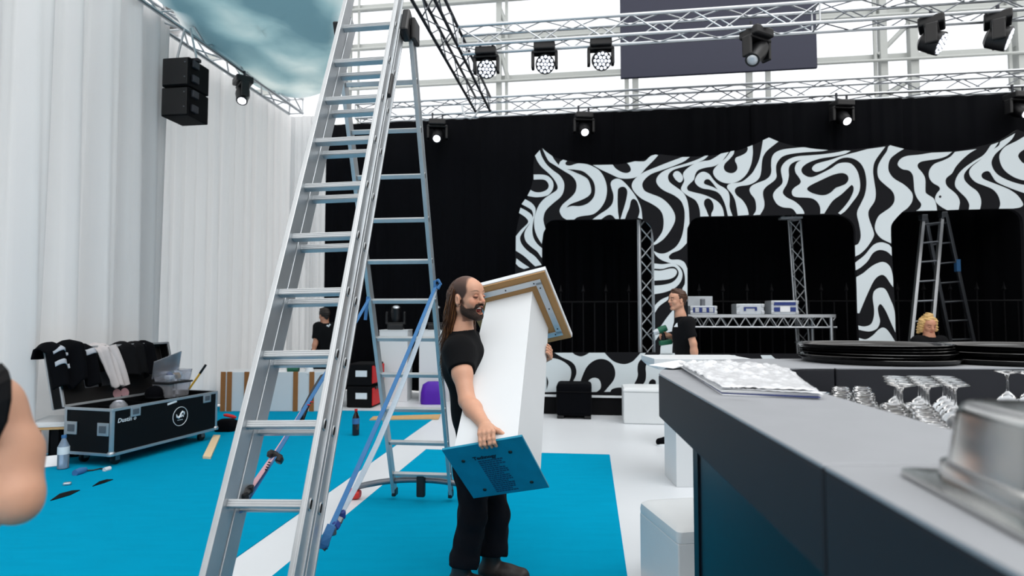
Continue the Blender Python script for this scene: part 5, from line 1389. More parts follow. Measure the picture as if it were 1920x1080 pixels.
def surface(f, lo, hi, h):
    """smooth closed surface of f = 0 (surface nets)"""
    n = np.maximum(3, np.ceil((np.asarray(hi) - lo) / h).astype(int) + 1)
    ax = [lo[i] + h * np.arange(n[i]) for i in range(3)]
    vals = np.empty(n, np.float32)
    step = max(1, int(400000 / (n[1] * n[2])))
    for i in range(0, n[0], step):
        X = np.stack(np.meshgrid(ax[0][i:i + step], ax[1], ax[2], indexing='ij'), -1).astype(np.float32)
        vals[i:i + step] = f(X.reshape(-1, 3)).reshape(X.shape[:-1])
    s_ = vals < 0
    c = [(a, b, d) for a in (0, 1) for b in (0, 1) for d in (0, 1)]
    sub = lambda A, o: A[o[0]:n[0] - 1 + o[0], o[1]:n[1] - 1 + o[1], o[2]:n[2] - 1 + o[2]]
    cnt = sum(sub(s_, o).astype(np.int8) for o in c)
    act = (cnt > 0) & (cnt < 8)
    I = np.argwhere(act)
    if len(I) == 0: return np.zeros((0, 3)), []
    pos = np.zeros((len(I), 3)); num = np.zeros(len(I))
    for a in c:
        for ax_ in range(3):
            if a[ax_]: continue
            b = list(a); b[ax_] = 1
            va = vals[I[:, 0] + a[0], I[:, 1] + a[1], I[:, 2] + a[2]]; vb = vals[I[:, 0] + b[0], I[:, 1] + b[1], I[:, 2] + b[2]]
            m = (va < 0) != (vb < 0)
            t = np.where(m, va / np.where(m, va - vb, 1), 0)
            p = np.tile(np.array(a, float), (len(I), 1)); p[:, ax_] += t
            pos[m] += p[m]; num[m] += 1
    pos = lo + h * (I + pos / num[:, None])
    idx = -np.ones(np.array(n) - 1, int); idx[act] = np.arange(len(I))
    faces = []
    for ax_ in range(3):
        o1, o2 = (ax_ + 1) % 3, (ax_ + 2) % 3
        sl0 = [slice(None)] * 3; sl1 = [slice(None)] * 3; sl0[ax_] = slice(0, -1); sl1[ax_] = slice(1, None)
        e = s_[tuple(sl0)] != s_[tuple(sl1)]
        E = np.argwhere(e)
        ok = (E[:, o1] > 0) & (E[:, o2] > 0) & (E[:, o1] < n[o1] - 1) & (E[:, o2] < n[o2] - 1)
        E = E[ok]
        if len(E) == 0: continue
        def g_(d1, d2):
            q = E.copy(); q[:, o1] -= d1; q[:, o2] -= d2; return idx[q[:, 0], q[:, 1], q[:, 2]]
        Q = np.stack([g_(1, 1), g_(0, 1), g_(0, 0), g_(1, 0)], 1)
        flip = ~s_[E[:, 0], E[:, 1], E[:, 2]]
        Q[flip] = Q[flip][:, ::-1]
        Q = Q[(Q >= 0).all(1)]
        faces.append(Q)
    return pos, np.concatenate(faces)
def grow(parts, name, material, parent, tint=None):
    """parts: list of (field, lo, hi, step); joined into one mesh"""
    V_, F_ = [], []; k = 0
    for f, lo, hi, h in parts:
        v, q = surface(f, np.asarray(lo, float), np.asarray(hi, float), h)
        if len(v) == 0: continue
        V_.append(v); F_.append(q + k); k += len(v)
    V_ = np.concatenate(V_); F_ = np.concatenate(F_)
    tn = np.ones((len(V_), 3)) if tint is None else tint(V_)
    return mesh_obj(name, V_, F_, material, parent, True, True, tn)

def frame_from(fwd, up):
    f = nrm(fwd); s_ = nrm(np.cross(up, f)); u = np.cross(f, s_)
    return np.stack([f, s_, u], 1)                 # columns: forward, left, up
def head_field(D, c, M, s=1.0, mouth=0.0, neck=None, female=False):
    """head in its own frame: x forward, y left, z up"""
    def W_(x, y, z): return c + M @ (np.array([x, y, z]) * s)
    D.ell(W_(-.012, 0, .040), (.098 * s, .077 * s, .088 * s), M, .02)
    D.ell(W_(.030, 0, -.020), (.062 * s, .060 * s, .088 * s), M, .03)
    D.ell(W_(.045, 0, .050), (.050 * s, .058 * s, .048 * s), M, .02)
    for y in (-1, 1):
        D.cone(W_(-.005, y * .052, -.055), W_(.066, y * .016, -.097), .026 * s, .019 * s, .025)
        D.ell(W_(.060, y * .037, -.022), (.028 * s, .024 * s, .026 * s), M, .015)
    D.cone(W_(.076, -.010, -.098), W_(.076, .010, -.098), .018 * s, .018 * s, .015)
    D.cone(W_(.078, -.030, .036), W_(.078, .030, .036), .013 * s, .013 * s, .014)
    for y in (-1, 1): D.ell(W_(.099, y * .031, .014), (.016 * s, .016 * s, .011 * s), M, .010, '-')
    D.cone(W_(.090, 0, .026), W_(.112, 0, -.014), .0085 * s, .0125 * s, .010)
    for y in (-1, 1): D.ell(W_(.100, y * .012, -.020), (.012 * s, .008 * s, .008 * s), M, .006)
    for y in (-1, 1): D.ell(W_(.088, y * .031, .013), (.0115 * s, .0135 * s, .0085 * s), M, .003)
    # lips
    D.cone(W_(.091, -.018, -.046), W_(.096, 0, -.043), .0060 * s, .0070 * s, .006); D.cone(W_(.091, .018, -.046), W_(.096, 0, -.043), .0060 * s, .0070 * s, .006)
    D.cone(W_(.088, -.015, -.054 - mouth), W_(.094, 0, -.057 - mouth), .0060 * s, .0075 * s, .006); D.cone(W_(.088, .015, -.054 - mouth), W_(.094, 0, -.057 - mouth), .0060 * s, .0075 * s, .006)
    if mouth > 0: D.ell(W_(.096, 0, -.051 - mouth / 2), (.024 * s, .023 * s, (.005 + mouth * .62) * s), M, .003, '-')
    for y in (-1, 1):
        D.ell(W_(-.008, y * .078, -.008), (.020 * s, .011 * s, .033 * s), M @ np.array(Euler((0, -.25, y * .35)).to_matrix()), .008)
        D.ell(W_(-.003, y * .090, -.004), (.010 * s, .007 * s, .019 * s), M, .004, '-')
    if neck is not None:
        D.cone(W_(-.022, 0, -.045), neck, .049 * s, .055 * s, .03)
    return W_
def arm(D, sh, el, wr, r=1.0):
    sh, el, wr = map(np.asarray, (sh, el, wr))
    D.cone(sh, el, .052 * r, .040 * r, .03); D.cone(el, el + (wr - el) * .35, .039 * r, .043 * r, .02); D.cone(el + (wr - el) * .3, wr, .043 * r, .027 * r, .02)
    m = sh + (el - sh) * .45; D.ell(m, (.050 * r,) * 3, None, .03)
def hand(D, wr, fwd, normal, thumb, s=1.0, curl=0.6, spread=0.06, tcurl=0.3):
    """wrist, finger direction, back-of-hand normal, thumb side"""
    f = nrm(fwd); n = np.asarray(normal, float); n = nrm(n - f * n.dot(f)); t = nrm(np.cross(n, f)); t = t if t.dot(thumb) > 0 else -t
    wr = np.asarray(wr, float)
    pm = wr + f * .045 * s
    Mh = np.stack([f, t, n], 1)
    D.ell(pm, (.050 * s, .040 * s, .017 * s), Mh, .015); D.cone(wr - f * .02, wr + f * .02, .025 * s, .024 * s, .02)
    tips = []
    for i, (o_, L, r) in enumerate(((.028, .072, .0088), (.009, .080, .0092), (-.010, .075, .0088), (-.028, .060, .0078))):
        b = wr + f * (.082 - abs(i - 1) * .004) * s + t * o_ * s
        d = nrm(f + t * spread * (1.5 - i)); p = b - f * .02
        D.cone(p, b, r * s, r * s, .008); p = b
        for j, fr in enumerate((.45, .30, .25)):
            a_ = curl * (1.0 + .35 * j)
            d = nrm(d * math.cos(a_) - n * math.sin(a_)) if j else nrm(d * math.cos(curl * .7) - n * math.sin(curl * .7))
            q = p + d * L * fr * s; D.cone(p, q, r * s * (1 - .08 * j), r * s * (.93 - .08 * j), .004); p = q
        tips.append(p)
    b = wr + f * .022 * s + t * .026 * s; d = nrm(f * .75 + t * .7 - n * tcurl)
    q = b + d * .042 * s; D.cone(b, q, .014 * s, .0105 * s, .010); d2 = nrm(d + f * .25 - n * tcurl * .6); q2 = q + d2 * .034 * s; D.cone(q, q2, .0105 * s, .0082 * s, .004)
    return tips
def box_around(pts, pad): pts = np.array(pts); return pts.min(0) - pad, pts.max(0) + pad

def wrinkle(f, amp, sc, seed=0):
    r_ = np.random.RandomState(seed); K = r_.normal(size=(5, 3)) * sc; ph = r_.uniform(0, 6, 5)
    def g_(X):
        d = f(X); w = sum(np.sin(X @ K[i].astype(np.float32) + ph[i]) for i in range(5)) / 5
        return d + amp * w.astype(np.float32)
    return g_
def torso_field(D, J, g_=0.0, waist=True):
    """chest, belly and pelvis; J: neck, chest, pelvis, shoulder_l/r, hip_l/r"""
    shl, shr, ch, pv, nk = (np.asarray(J[k], float) for k in ('shl', 'shr', 'chest', 'pelvis', 'neck'))
    ax = nrm(shl - shr); up = nrm(nk - pv); fw = nrm(np.cross(ax, up))
    M = np.stack([fw, ax, up], 1)
    w = np.linalg.norm(shl - shr) / 2
    D.ell(ch + up * .02, (.112 + g_, w * .92 + g_, .17 + g_), M, .06)
    D.ell((ch + pv) / 2, (.100 + g_, w * .80 + g_, .19 + g_), M, .08)
    D.ell(pv, (.112 + g_, w * .86 + g_, .14 + g_), M, .07)
    D.cone(shl - ax * .03, shr + ax * .03, .052 + g_, .052 + g_, .06)
    D.cone(ch + up * .10, nk, .085 + g_, .058 + g_ * .6, .05)
    return M
def shirt_field(J, g_=0.014, hem=None, sleeve=0.62, neck_r=0.072):
    D = SD(); M = torso_field(D, J, g_)
    for a, b in (('shl', 'ell'), ('shr', 'elr')):
        s0, e0 = np.asarray(J[a], float), np.asarray(J[b], float); end = s0 + (e0 - s0) * sleeve; d = nrm(e0 - s0)
        D.cone(s0 - d * .005, end + d * .03, .053 + g_, .056 + g_, .08, cut=(end, d))
    up = nrm(np.asarray(J['neck']) - np.asarray(J['pelvis']))
    D.ell(np.asarray(J['neck']) + up * .025, (neck_r, neck_r, .055), None, .015, '-')
    if hem is not None:
        hp, hn = hem; D.fn(lambda X: (X - np.asarray(hp, np.float32)) @ np.asarray(hn, np.float32) * -1, (-9, -9, -9), (9, 9, 9), .006, '-')
    return D
def trouser_field(J, cuff=0.10, g_=0.014):
    D = SD()
    pv = np.asarray(J['pelvis'], float)
    shl, shr, nk = (np.asarray(J[k], float) for k in ('shl', 'shr', 'neck')); up = nrm(nk - pv)
    ax = nrm(np.asarray(J['hipl'], float) - np.asarray(J['hipr'], float)); fw = nrm(np.cross(ax, up))
    D.ell(pv - up * .01, (.122 + g_, .170 + g_, .15 + g_), np.stack([fw, ax, up], 1), .06)
    for h_, k_, a_ in (('hipl', 'knl', 'anl'), ('hipr', 'knr', 'anr')):
        hp, kn, an = (np.asarray(J[q], float) for q in (h_, k_, a_))
        D.cone(hp, kn, .088 + g_, .064 + g_, .05)
        d = nrm(an - kn); L = np.linalg.norm(an - kn); end = kn + d * max(.02, L - cuff)
        D.cone(kn, end + d * .03, .066 + g_, .066 + g_, .03, cut=(end, d))
        D.cone(end - d * .035, end + d * .02,   .073 + g_, .073 + g_, .006, cut=(end, d))
    return D
def boot_field(an, toe, heel_z=0.0):
    an = np.asarray(an, float); toe = np.asarray(toe, float)
    D = SD(); f = nrm([toe[0] - an[0], toe[1] - an[1], 0]); z0 = heel_z
    base = np.array([an[0], an[1], z0])
    D.cone(an + EZ * .06, base + EZ * .07 - f * .01, .055, .050, .03)
    D.cone(base + EZ * .045 - f * .035, base + EZ * .045 + f * .10, .045, .046, .04)
    D.cone(base + EZ * .050 + f * .08, base + EZ * .045 + f * .18, .050, .044, .03)
    D.fn(lambda X: X[..., 2] - np.float32(z0 + .012), (-9, -9, -9), (9, 9, 9), .004, '-')
    return D
def sole(an, toe, z0, t, material='black_plastic'):
    an = np.asarray(an, float); toe = np.asarray(toe, float); f = nrm([toe[0] - an[0], toe[1] - an[1], 0]); M = np.stack([f, np.cross(EZ, f), EZ], 1)
    rings = [rrect(.285, .094, .045, 0.001), rrect(.288, .097, .046, .012), rrect(.278, .092, .044, .026)]
    loft(rings, M, np.array([an[0], an[1], z0]) + f * .07).build('sole', material, t, True, world=True)

# ---- the man carrying the plinth
J = dict(neck=P(866, 621, 3.36), chest=P(872, 690, 3.37), pelvis=P(896, 850, 3.42), shr=P(860, 661, 3.22), shl=P(884, 645, 3.53),
         elr=P(876, 752, 3.06), wrr=P(909, 797, 2.86), ell=P(935, 740, 3.70), wrl=P(1012, 690, 3.70),
         hipr=P(888, 880, 3.33), hipl=P(912, 875, 3.48), knr=P(886, 968, 3.28), knl=P(930, 962, 3.44), anr=P(866, 1058, 3.27), anl=P(922, 1050, 3.42))
J['anr'][2] = 0.10; J['anl'][2] = 0.10
man = thing('person', 'bearded man with long brown hair in black clothes carrying the white plinth, laughing', 'person', (*J['pelvis'][:2], 0.006))
hc = P(877, 560, 3.34)
HM = frame_from(nrm(V(.80, -.60, -.02)), nrm(V(-.10, .02, 1)))
skinD = SD()
W_ = head_field(skinD, hc, HM, 1.02, mouth=0.026, neck=J['neck'])
torso_field(skinD, J, -.004)
arm(skinD, J['shr'], J['elr'], J['wrr'], 1.08); arm(skinD, J['shl'], J['ell'], J['wrl'], 1.0)
# right hand: closes over the near edge of the end plate
kn_f = nrm(P(917, 832, 2.74) - J['wrr'])
def chain(D, pts, rs, k=.004):
    for i in range(len(pts) - 1): D.cone(pts[i], pts[i + 1], rs[i], rs[i + 1], k)
pe0, pe1 = LP(-.21, -.166, -hL), LP(.17, -.166, -hL)                  # near edge of the end plate
def edge_at(px):                                                       # point of that edge above a picture column
    best = min((abs(proj(pe0 + (pe1 - pe0) * t)[0] - px), t) for t in np.linspace(0, 1, 400)); return pe0 + (pe1 - pe0) * best[1]
edn = -LM[:, 1]                                                       # outward from the plate edge
udn = -LM[:, 2]                                                       # outward from the lettered face
knuck = []
for i, (px, L_) in enumerate(((928, 1.0), (919.5, 1.06), (910.5, 1.0), (902.5, .86))):
    e = edge_at(px)
    k0_ = e + edn * .030 + LM[:, 2] * (.026) ; knuck.append(k0_)
    k1_ = e + edn * .017 - LM[:, 2] * 0.004; k2_ = e + udn * .019 + edn * .004; k3_ = e + udn * .0165 - edn * (.022 * L_)
    base = J['wrr'] + (k0_ - J['wrr']) * .45
    r_ = .0092 if i < 3 else .0080
    chain(skinD, [base, k0_, k1_, k2_, k3_], [.013, .0105, r_, r_ * .95, r_ * .85], .006)
kc = np.mean(knuck, 0)
f_ = nrm(kc - J['wrr']); t_ = nrm(knuck[0] - knuck[3]); n_ = nrm(np.cross(f_, t_))
skinD.ell((J['wrr'] * .42 + kc * .58), (.048, .040, .019), np.stack([f_, nrm(np.cross(n_, f_)), n_], 1), .014)
skinD.cone(J['wrr'], J['wrr'] + f_ * .03, .026, .026, .02)
th0 = J['wrr'] + f_ * .020 + t_ * .020
th1, th2 = P(934, 808, 2.80), P(950, 817.5, 2.79)
chain(skinD, [th0, th1, th2], [.016, .0115, .0088], .010)
# left hand: round the far right edge of the plinth body
be = LP(b1 + .002, b1 + .002, -.26)
handL = SD()
hl = LP(b1 + .02, b1 + .012, -.235)
wl_ = LP(b1 - .06, b1 + .07, -.20)
J['wrl'] = wl_
skinD.p = [p for p in skinD.p]
palm = LP(b1 - .015, b1 + .030, -.215)
skinD.ell(palm, (.045, .038, .02), LM, .015); skinD.cone(wl_, palm, .026, .024, .02)
skinD.cone(J['ell'], wl_, .040, .027, .03)
for i in range(4):
    a_ = -.185 - .022 * i
    chain(skinD, [LP(b1 - .01, b1 + .028, a_), LP(b1 + .020, b1 + .018, a_ - .002), LP(b1 + .021, b1 - .012, a_ - .003), LP(b1 + .014, b1 - .035, a_ - .004)], [.010, .0098, .0090, .0080])
hlo, hhi = box_around([W_(-.13, -.1, -.13), W_(.14, .1, .14), W_(-.1, .1, .14), W_(.1, -.1, -.13), J['neck']], .03)
rlo, rhi = box_around(knuck + [J['wrr'], th2, th1, edge_at(900) - edn * .03, edge_at(930) - edn * .03 + udn * .02], .03)
llo, lhi = box_around([palm, wl_, LP(b1 + .02, b1 - .04, -.26), LP(b1 + .02, b1 + .02, -.18)], .03)
blo, bhi = skinD.bounds(.02)
def man_tint(X):
    q = (X - hc) @ HM / 1.02
    t = np.ones((len(X), 3))
    inh = (np.abs(q) < .14).all(1)
    mouth_ = inh & (q[:, 0] > .060) & (np.abs(q[:, 1]) < .019) & (q[:, 2] < -.046) & (q[:, 2] > -.074) & (q[:, 0] < .092)
    t[mouth_] = (.42, .13, .14)
    lips = inh & (q[:, 0] > .090) & (np.abs(q[:, 1]) < .022) & (q[:, 2] < -.040) & (q[:, 2] > -.086) & ~mouth_
    t[lips] = (.86, .60, .58)
    ch_ = inh & (np.hypot(q[:, 1].__abs__() - .040, q[:, 2] + .018) < .022) & (q[:, 0] > .05); t[ch_] = (1.0, .86, .82)
    nose = inh & (q[:, 0] > .105) & (np.abs(q[:, 1]) < .015) & (q[:, 2] < .0); t[nose] = (1., .84, .80)
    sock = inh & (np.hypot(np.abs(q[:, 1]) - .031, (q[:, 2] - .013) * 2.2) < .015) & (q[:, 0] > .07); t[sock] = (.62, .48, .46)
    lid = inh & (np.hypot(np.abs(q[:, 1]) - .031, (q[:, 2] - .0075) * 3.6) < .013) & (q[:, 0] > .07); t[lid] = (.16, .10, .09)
    bz = .0385 + .006 * np.cos((np.abs(q[:, 1]) - .036) * 70)
    brow = inh & (np.abs(np.abs(q[:, 1]) - .033) < .022) & (np.abs(q[:, 2] - bz) < .0042 * (1.25 - (np.abs(q[:, 1]) - .011) * 16)) & (q[:, 0] > .055)
    bw_ = np.clip(1.35 - np.abs(q[:, 2] - bz) / .0038, 0, 1) * np.clip(1.4 - np.abs(np.abs(q[:, 1]) - .033) / .018, 0, 1) * (inh & (q[:, 0] > .05)); t = t * (1 - .78 * bw_[:, None])
    def st(x, a, b): u_ = np.clip((x - a) / (b - a), 0, 1); return u_ * u_ * (3 - 2 * u_)
    x_, ay, z_ = q[:, 0], np.abs(q[:, 1]), q[:, 2]
    noise = .0025 * np.sin(x_ * 160) * np.sin(z_ * 140 + ay * 120)
    # shaved crown and sides: hairline runs up from the temple and back over the crown
    line = np.where(z_ > .030, .052 - .28 * np.maximum(0, z_ - .060), .030 + .7 * np.clip(z_, 0, .03)) + noise
    hair = st(line - x_, -.006, .012) * st(z_, -.050, -.030)
    ear = (ay > .069) & (((x_ + .008) / .023) ** 2 + ((z_ + .008) / .037) ** 2 < 1)
    hair = np.where(inh & ~ear, hair, 0)
    dark = np.stack([np.full(len(X), v_) for v_ in (.085, .078, .085)], 1) * (1 + .9 * st(z_, .06, .12))[:, None]
    t = t * (1 - hair[:, None]) + dark * hair[:, None]
    # beard shadow: jaw, chin, sideburn, upper lip
    cheek = -.046 + 1.05 * np.maximum(0, .040 - x_) + noise
    bd_ = st(cheek - z_, -.004, .012) * st(x_, -.004, .010) * (z_ > -.125)
    ms_ = st(.030 - ay, 0, .008) * st(.0090 - np.abs(z_ + .0345), 0, .004) * st(x_, .066, .076)
    bd_ = np.where(inh & ~mouth_ & ~lips & ~ear, np.maximum(bd_, ms_), 0)
    t = t * (1 - .85 * bd_[:, None]) + np.array([.20, .15, .13]) * .85 * bd_[:, None]
    return t
body = grow([(skinD, np.maximum(blo, [-9, -9, J['pelvis'][2] - .1]), [bhi[0], bhi[1], min(bhi[2], J['neck'][2] + .01)], .0095), (skinD, hlo, hhi, .0026), (skinD, rlo, rhi, .0028), (skinD, llo, lhi, .0035)],
            'body', 'skin', man, man_tint)
# teeth and eyes
tw = []
for k in range(9):
    a_ = (k - 4) / 4 * .95; tw.append(W_(.060 + .026 * math.cos(a_), .0195 * math.sin(a_), -.0515))
MB().tube(tw, .0050, 6).build('teeth', 'teeth', man, True, world=True)
tw = [W_(.056 + .024 * math.cos((k - 3) / 3 * .8), .015 * math.sin((k - 3) / 3 * .8), -.0665) for k in range(7)]
MB().tube(tw, .0045, 6).build('tongue', 'mouth', man, True, world=True)
# beard: thin shell over jaw, chin and upper lip
def headonly(c, M, s, mouth):
    D = SD(); head_field(D, c, M, s, mouth); return D
hO = headonly(hc, HM, 1.02, .026)
def beard_f(X):
    q = (X - hc.astype(np.float32)) @ HM.astype(np.float32) / 1.02
    d = hO(X) - .0032
    ay = np.abs(q[..., 1])
    line = -.053 + 1.0 * np.maximum(0, .038 - q[..., 0])
    jaw = q[..., 2] - np.minimum(line, -.004 + 0 * line)                    # below the cheek line
    mus = np.maximum(np.abs(q[..., 2] + .0365) - .0075, ay - .030); mus = np.maximum(mus, .07 - q[..., 0])
    cor = np.maximum(np.maximum(np.abs(ay - .0285) - .0075, np.abs(q[..., 2] + .055) - .025), .055 - q[..., 0]); mus = np.minimum(mus, cor)
    lo_ = np.maximum(jaw, -q[..., 0] + .010)
    mask = np.minimum(lo_, mus)
    hole = -(np.sqrt((ay / .026) ** 2 + ((q[..., 2] + .064) / .0265) ** 2) - 1) * .02
    hole = np.where(q[..., 0] > .055, hole, -1)
    return np.maximum(np.maximum(d, mask * .8), hole)
grow([(wrinkle(beard_f, .0012, 420, 3), hlo, hhi, .0032)], 'beard', 'beard', man)
# long hair from the crown back, falling behind the ear and over the shoulders
rr = random.Random(21); hairs = MB(); hlight = MB()
for k in range(760):
    th_ = rr.uniform(-1, 1)                          # round the back of the head: -1 right side .. 1 left side
    y0_ = .078 * math.sin(th_ * 1.50); x0_ = -.012 - .098 * math.cos(th_ * 1.50) * rr.uniform(.75, 1)
    z0_ = rr.uniform(-.035, .100 - .05 * abs(th_))
    if x0_ > -.026: x0_ = -.026
    n0 = np.array([(x0_ + .012) / .1, y0_ / .08, (z0_ - .04) / .09]); n0 /= np.linalg.norm(n0)
    root = np.array([-.012 + .097 * n0[0], .076 * n0[1], .04 + .088 * n0[2]])
    L_ = rr.uniform(.24, .40) + max(0, z0_) * .8 + (.07 if rr.random() < .12 else 0)
    w1, w2, pa, pb = rr.uniform(.003, .010), rr.uniform(.003, .010), rr.uniform(0, 6), rr.uniform(0, 6)
    frontlock = th_ > .55 and rr.random() < .5
    pts = []
    for j in range(14):
        s_ = j / 13; e_ = s_ ** 1.3
        tx = (-.064 - .045 * math.cos(th_ * 1.5)) if not frontlock else -.01
        ty = y0_ * 1.02 if not frontlock else .065
        bulge = .020 * math.sin(min(1, s_ * 2.4) * math.pi / 2) + .010 * math.sin(k * 1.7)
        q = np.array([root[0] * (1 - e_) + tx * e_, root[1] * (1 - e_) + ty * e_, root[2] - L_ * s_]) + n0 * [1, 1, .5] * bulge
        q += np.array([w1 * math.sin(s_ * 15 + pa), w2 * math.sin(s_ * 12 + pb), 0]) * s_ ** 1.2 * 1.5
        q[0] -= .030 * s_ ** 2
        pts.append(hc + HM @ (q * 1.02))
    rad = [.0030 * (1 - .8 * (j / 13) ** 1.8) for j in range(14)]
    (hlight if k % 5 == 0 else hairs).tube(pts, rad, 3)
h0 = hairs.build('hair', 'hair_brown', man, True, world=True, fix=False)
hlight.build('hair_highlights', 'hair_light', man, True, world=True, fix=False)
# cap of hair behind, under the strands
capD = SD(); capD.ell(hc + HM @ V(-.050, 0, .030), (.070, .074, .092), HM, .02); [capD.cone(hc + HM @ V(-.062, y_, .02), hc + HM @ V(-.080, y_ * 1.1, -.17), .044, .026, .03) for y_ in (-.045, 0, .045)]
capD.fn(lambda X: -(((X - hc.astype(np.float32)) @ HM.astype(np.float32))[..., 0] + .024), (-9, -9, -9), (9, 9, 9), .01, '-')
grow([(wrinkle(capD, .003, 140, 2), *capD.bounds(.02), .005)], 'hair_cap', 'hair_brown', man)
# clothes
hemp = P(868, 838, 3.4)
sh_ = shirt_field(J, .016, (hemp, -nrm(V(.15, 0, 1))), .36, .066)
grow([(wrinkle(sh_, .0045, 26, 4), *[np.clip(b, -9, 9) for b in sh_.bounds(.03)], .0075)], 't_shirt', 'tshirt_black', man)
tr_ = trouser_field(J, .055, .012)
grow([(wrinkle(tr_, .009, 34, 6), *[np.clip(b, -9, 9) for b in tr_.bounds(.03)], .0095)], 'trousers', 'trouser_black', man)
for an_, toe in ((J['anr'], J['anr'] + V(.2, -.07, 0)), (J['anl'], J['anl'] + V(.2, -.06, 0))):
    bf = boot_field(an_, toe, .006)
    grow([(bf, *[np.clip(b, [-9, -9, 0.0], 9) for b in bf.bounds(.02)], .006)], 'boot', 'boot_leather', man)
    sole(an_, toe, .006, man)
tg = J['anr'] + V(-.062, 0, .075)
MB().box(tg, (.012, .03, .045), None, .003).build('boot_tab', 'boot_leather', man, world=True)

# ---- generic standing person
def person(label, J, hc, face, up, skin='skin_tan', hair='hair_dark', female=False, shirt='tshirt_black', legs=True, floor=0.0, curlL=.5, curlR=.5, hands=None, step=.012, hs=.0042, hairstyle='short', sleeve=.5, loc=None, hem=None, straps=False):
    t = thing('person', label, 'person', loc if loc is not None else (J['pelvis'][0], J['pelvis'][1], floor))
    M = frame_from(face, up)
    D = SD(); W2 = head_field(D, hc, M, 1.0, 0.0, neck=J['neck'])
    torso_field(D, J, -.004); arm(D, J['shr'], J['elr'], J['wrr']); arm(D, J['shl'], J['ell'], J['wrl'])
    boxes = []
    for s_ in 'lr':
        wr, el = J['wr' + s_], J['el' + s_]
        hd = (hands or {}).get(s_, {})
        fw_ = hd.get('fwd', wr - el); nn_ = hd.get('normal', nrm(np.cross(nrm(wr - el), M[:, 0])) * (1 if s_ == 'r' else -1)); th = hd.get('thumb', M[:, 0])
        tips = hand(D, wr, fw_, nn_, th, 1.0, hd.get('curl', .45))
        boxes.append(box_around(tips + [wr, wr + nrm(fw_) * .1], .04))
    if legs:
        for h_, k_, a_ in (('hipl', 'knl', 'anl'), ('hipr', 'knr', 'anr')):
            D.cone(J[h_], J[k_], .078, .052, .04); D.cone(J[k_], J[a_], .052, .036, .03)
    hlo, hhi = box_around([W2(x, y, z) for x in (-.12, .13) for y in (-.1, .1) for z in (-.13, .14)] + [J['neck']], .02)
    lo, hi = D.bounds(.02); hi = hi.copy(); hi[2] = min(hi[2], max(J['neck'][2] + .02, J['shl'][2] + .06, J['wrl'][2] + .1, J['wrr'][2] + .1))
    def tint(X):
        q = (X - hc) @ M; tt = np.ones((len(X), 3)); inh = (np.abs(q) < .14).all(1)
        tt[inh & (q[:, 0] > .086) & (np.abs(q[:, 1]) < .02) & (q[:, 2] < -.038) & (q[:, 2] > -.066)] = (.84, .60, .58)
        tt[inh & (np.hypot(np.abs(q[:, 1]) - .031, (q[:, 2] - .013) * 2) < .012) & (q[:, 0] > .07)] = (.30, .24, .22)
        tt[inh & (np.abs(np.abs(q[:, 1]) - .033) < .019) & (np.abs(q[:, 2] - .036) < .006) & (q[:, 0] > .06)] = (.32, .26, .22)
        return tt
    grow([(D, lo, hi, step), (D, hlo, hhi, hs)] + [(D, b[0], b[1], .0045) for b in boxes], 'body', skin, t, tint)
    # hair
    hd = SD()
    hd.ell(W2(-.018, 0, .045), (.106, .086, .094), M, .02)
    if hairstyle == 'short':
        hd.cone(W2(.03, -.03, .118), W2(.03, .03, .118), .026, .026, .03); hd.cone(W2(-.085, 0, .02), W2(-.075, 0, -.045), .045, .03, .03)
        cutf = lambda X: np.maximum(((X - hc.astype(np.float32)) @ M.astype(np.float32))[..., 0] - .060, -1) * 1.0
        def face_cut(X):
            q = (X - hc.astype(np.float32)) @ M.astype(np.float32)
            a_ = np.minimum(q[..., 0] - .020, .072 - q[..., 2]); b_ = np.minimum(q[..., 0] + .030, .012 - q[..., 2])
            return -np.maximum(a_, b_)
        hd.fn(face_cut, (-9, -9, -9), (9, 9, 9), .012, '-')
    else:
        for k in range(10):
            a_ = k / 9 * math.pi * 1.2 + math.pi * .4
            x_, y_ = .075 * math.cos(a_) - .02, .072 * math.sin(a_)
            hd.cone(W2(x_, y_, .06), W2(x_ * 1.15, y_ * 1.25, -.055 - .02 * (k % 3)), .034, .026, .02)
        hd.ell(W2(-.03, 0, .135), (.05, .05, .035), None, .03)
        def face_cut(X):
            q = (X - hc.astype(np.float32)) @ M.astype(np.float32); return -np.minimum(q[..., 0] - .035, .085 - q[..., 2])
        hd.fn(face_cut, (-9, -9, -9), (9, 9, 9), .015, '-')
    grow([(wrinkle(hd, .007 if hairstyle == 'short' else .014, 95, 5), *[np.clip(b, -20, 20) for b in hd.bounds(.03)], .006)], 'hair', hair, t)
    sf = shirt_field(J, .014, hem or (J['pelvis'] - EZ * .02, -EZ), sleeve)
    grow([(wrinkle(sf, .004, 28, 7), *[np.clip(b, -20, 20) for b in sf.bounds(.03)], step)], 't_shirt', shirt, t)
    if legs:
        tf = trouser_field(J, .05, .012)
        grow([(wrinkle(tf, .004, 30, 8), *[np.clip(b, -20, 20) for b in tf.bounds(.03)], step)], 'trousers', 'trouser_black', t)
        for an_ in (J['anl'], J['anr']):
            toe = an_ + (M[:, 0] * [1, 1, 0]) * .2
            bf = boot_field(an_, toe, floor); grow([(bf, *[np.clip(b, [-20, -20, floor - .0], 20) for b in bf.bounds(.02)], .009)], 'shoe', 'black_cloth', t); sole(an_, toe, floor, t, 'white_ink')
    return t, M, W2
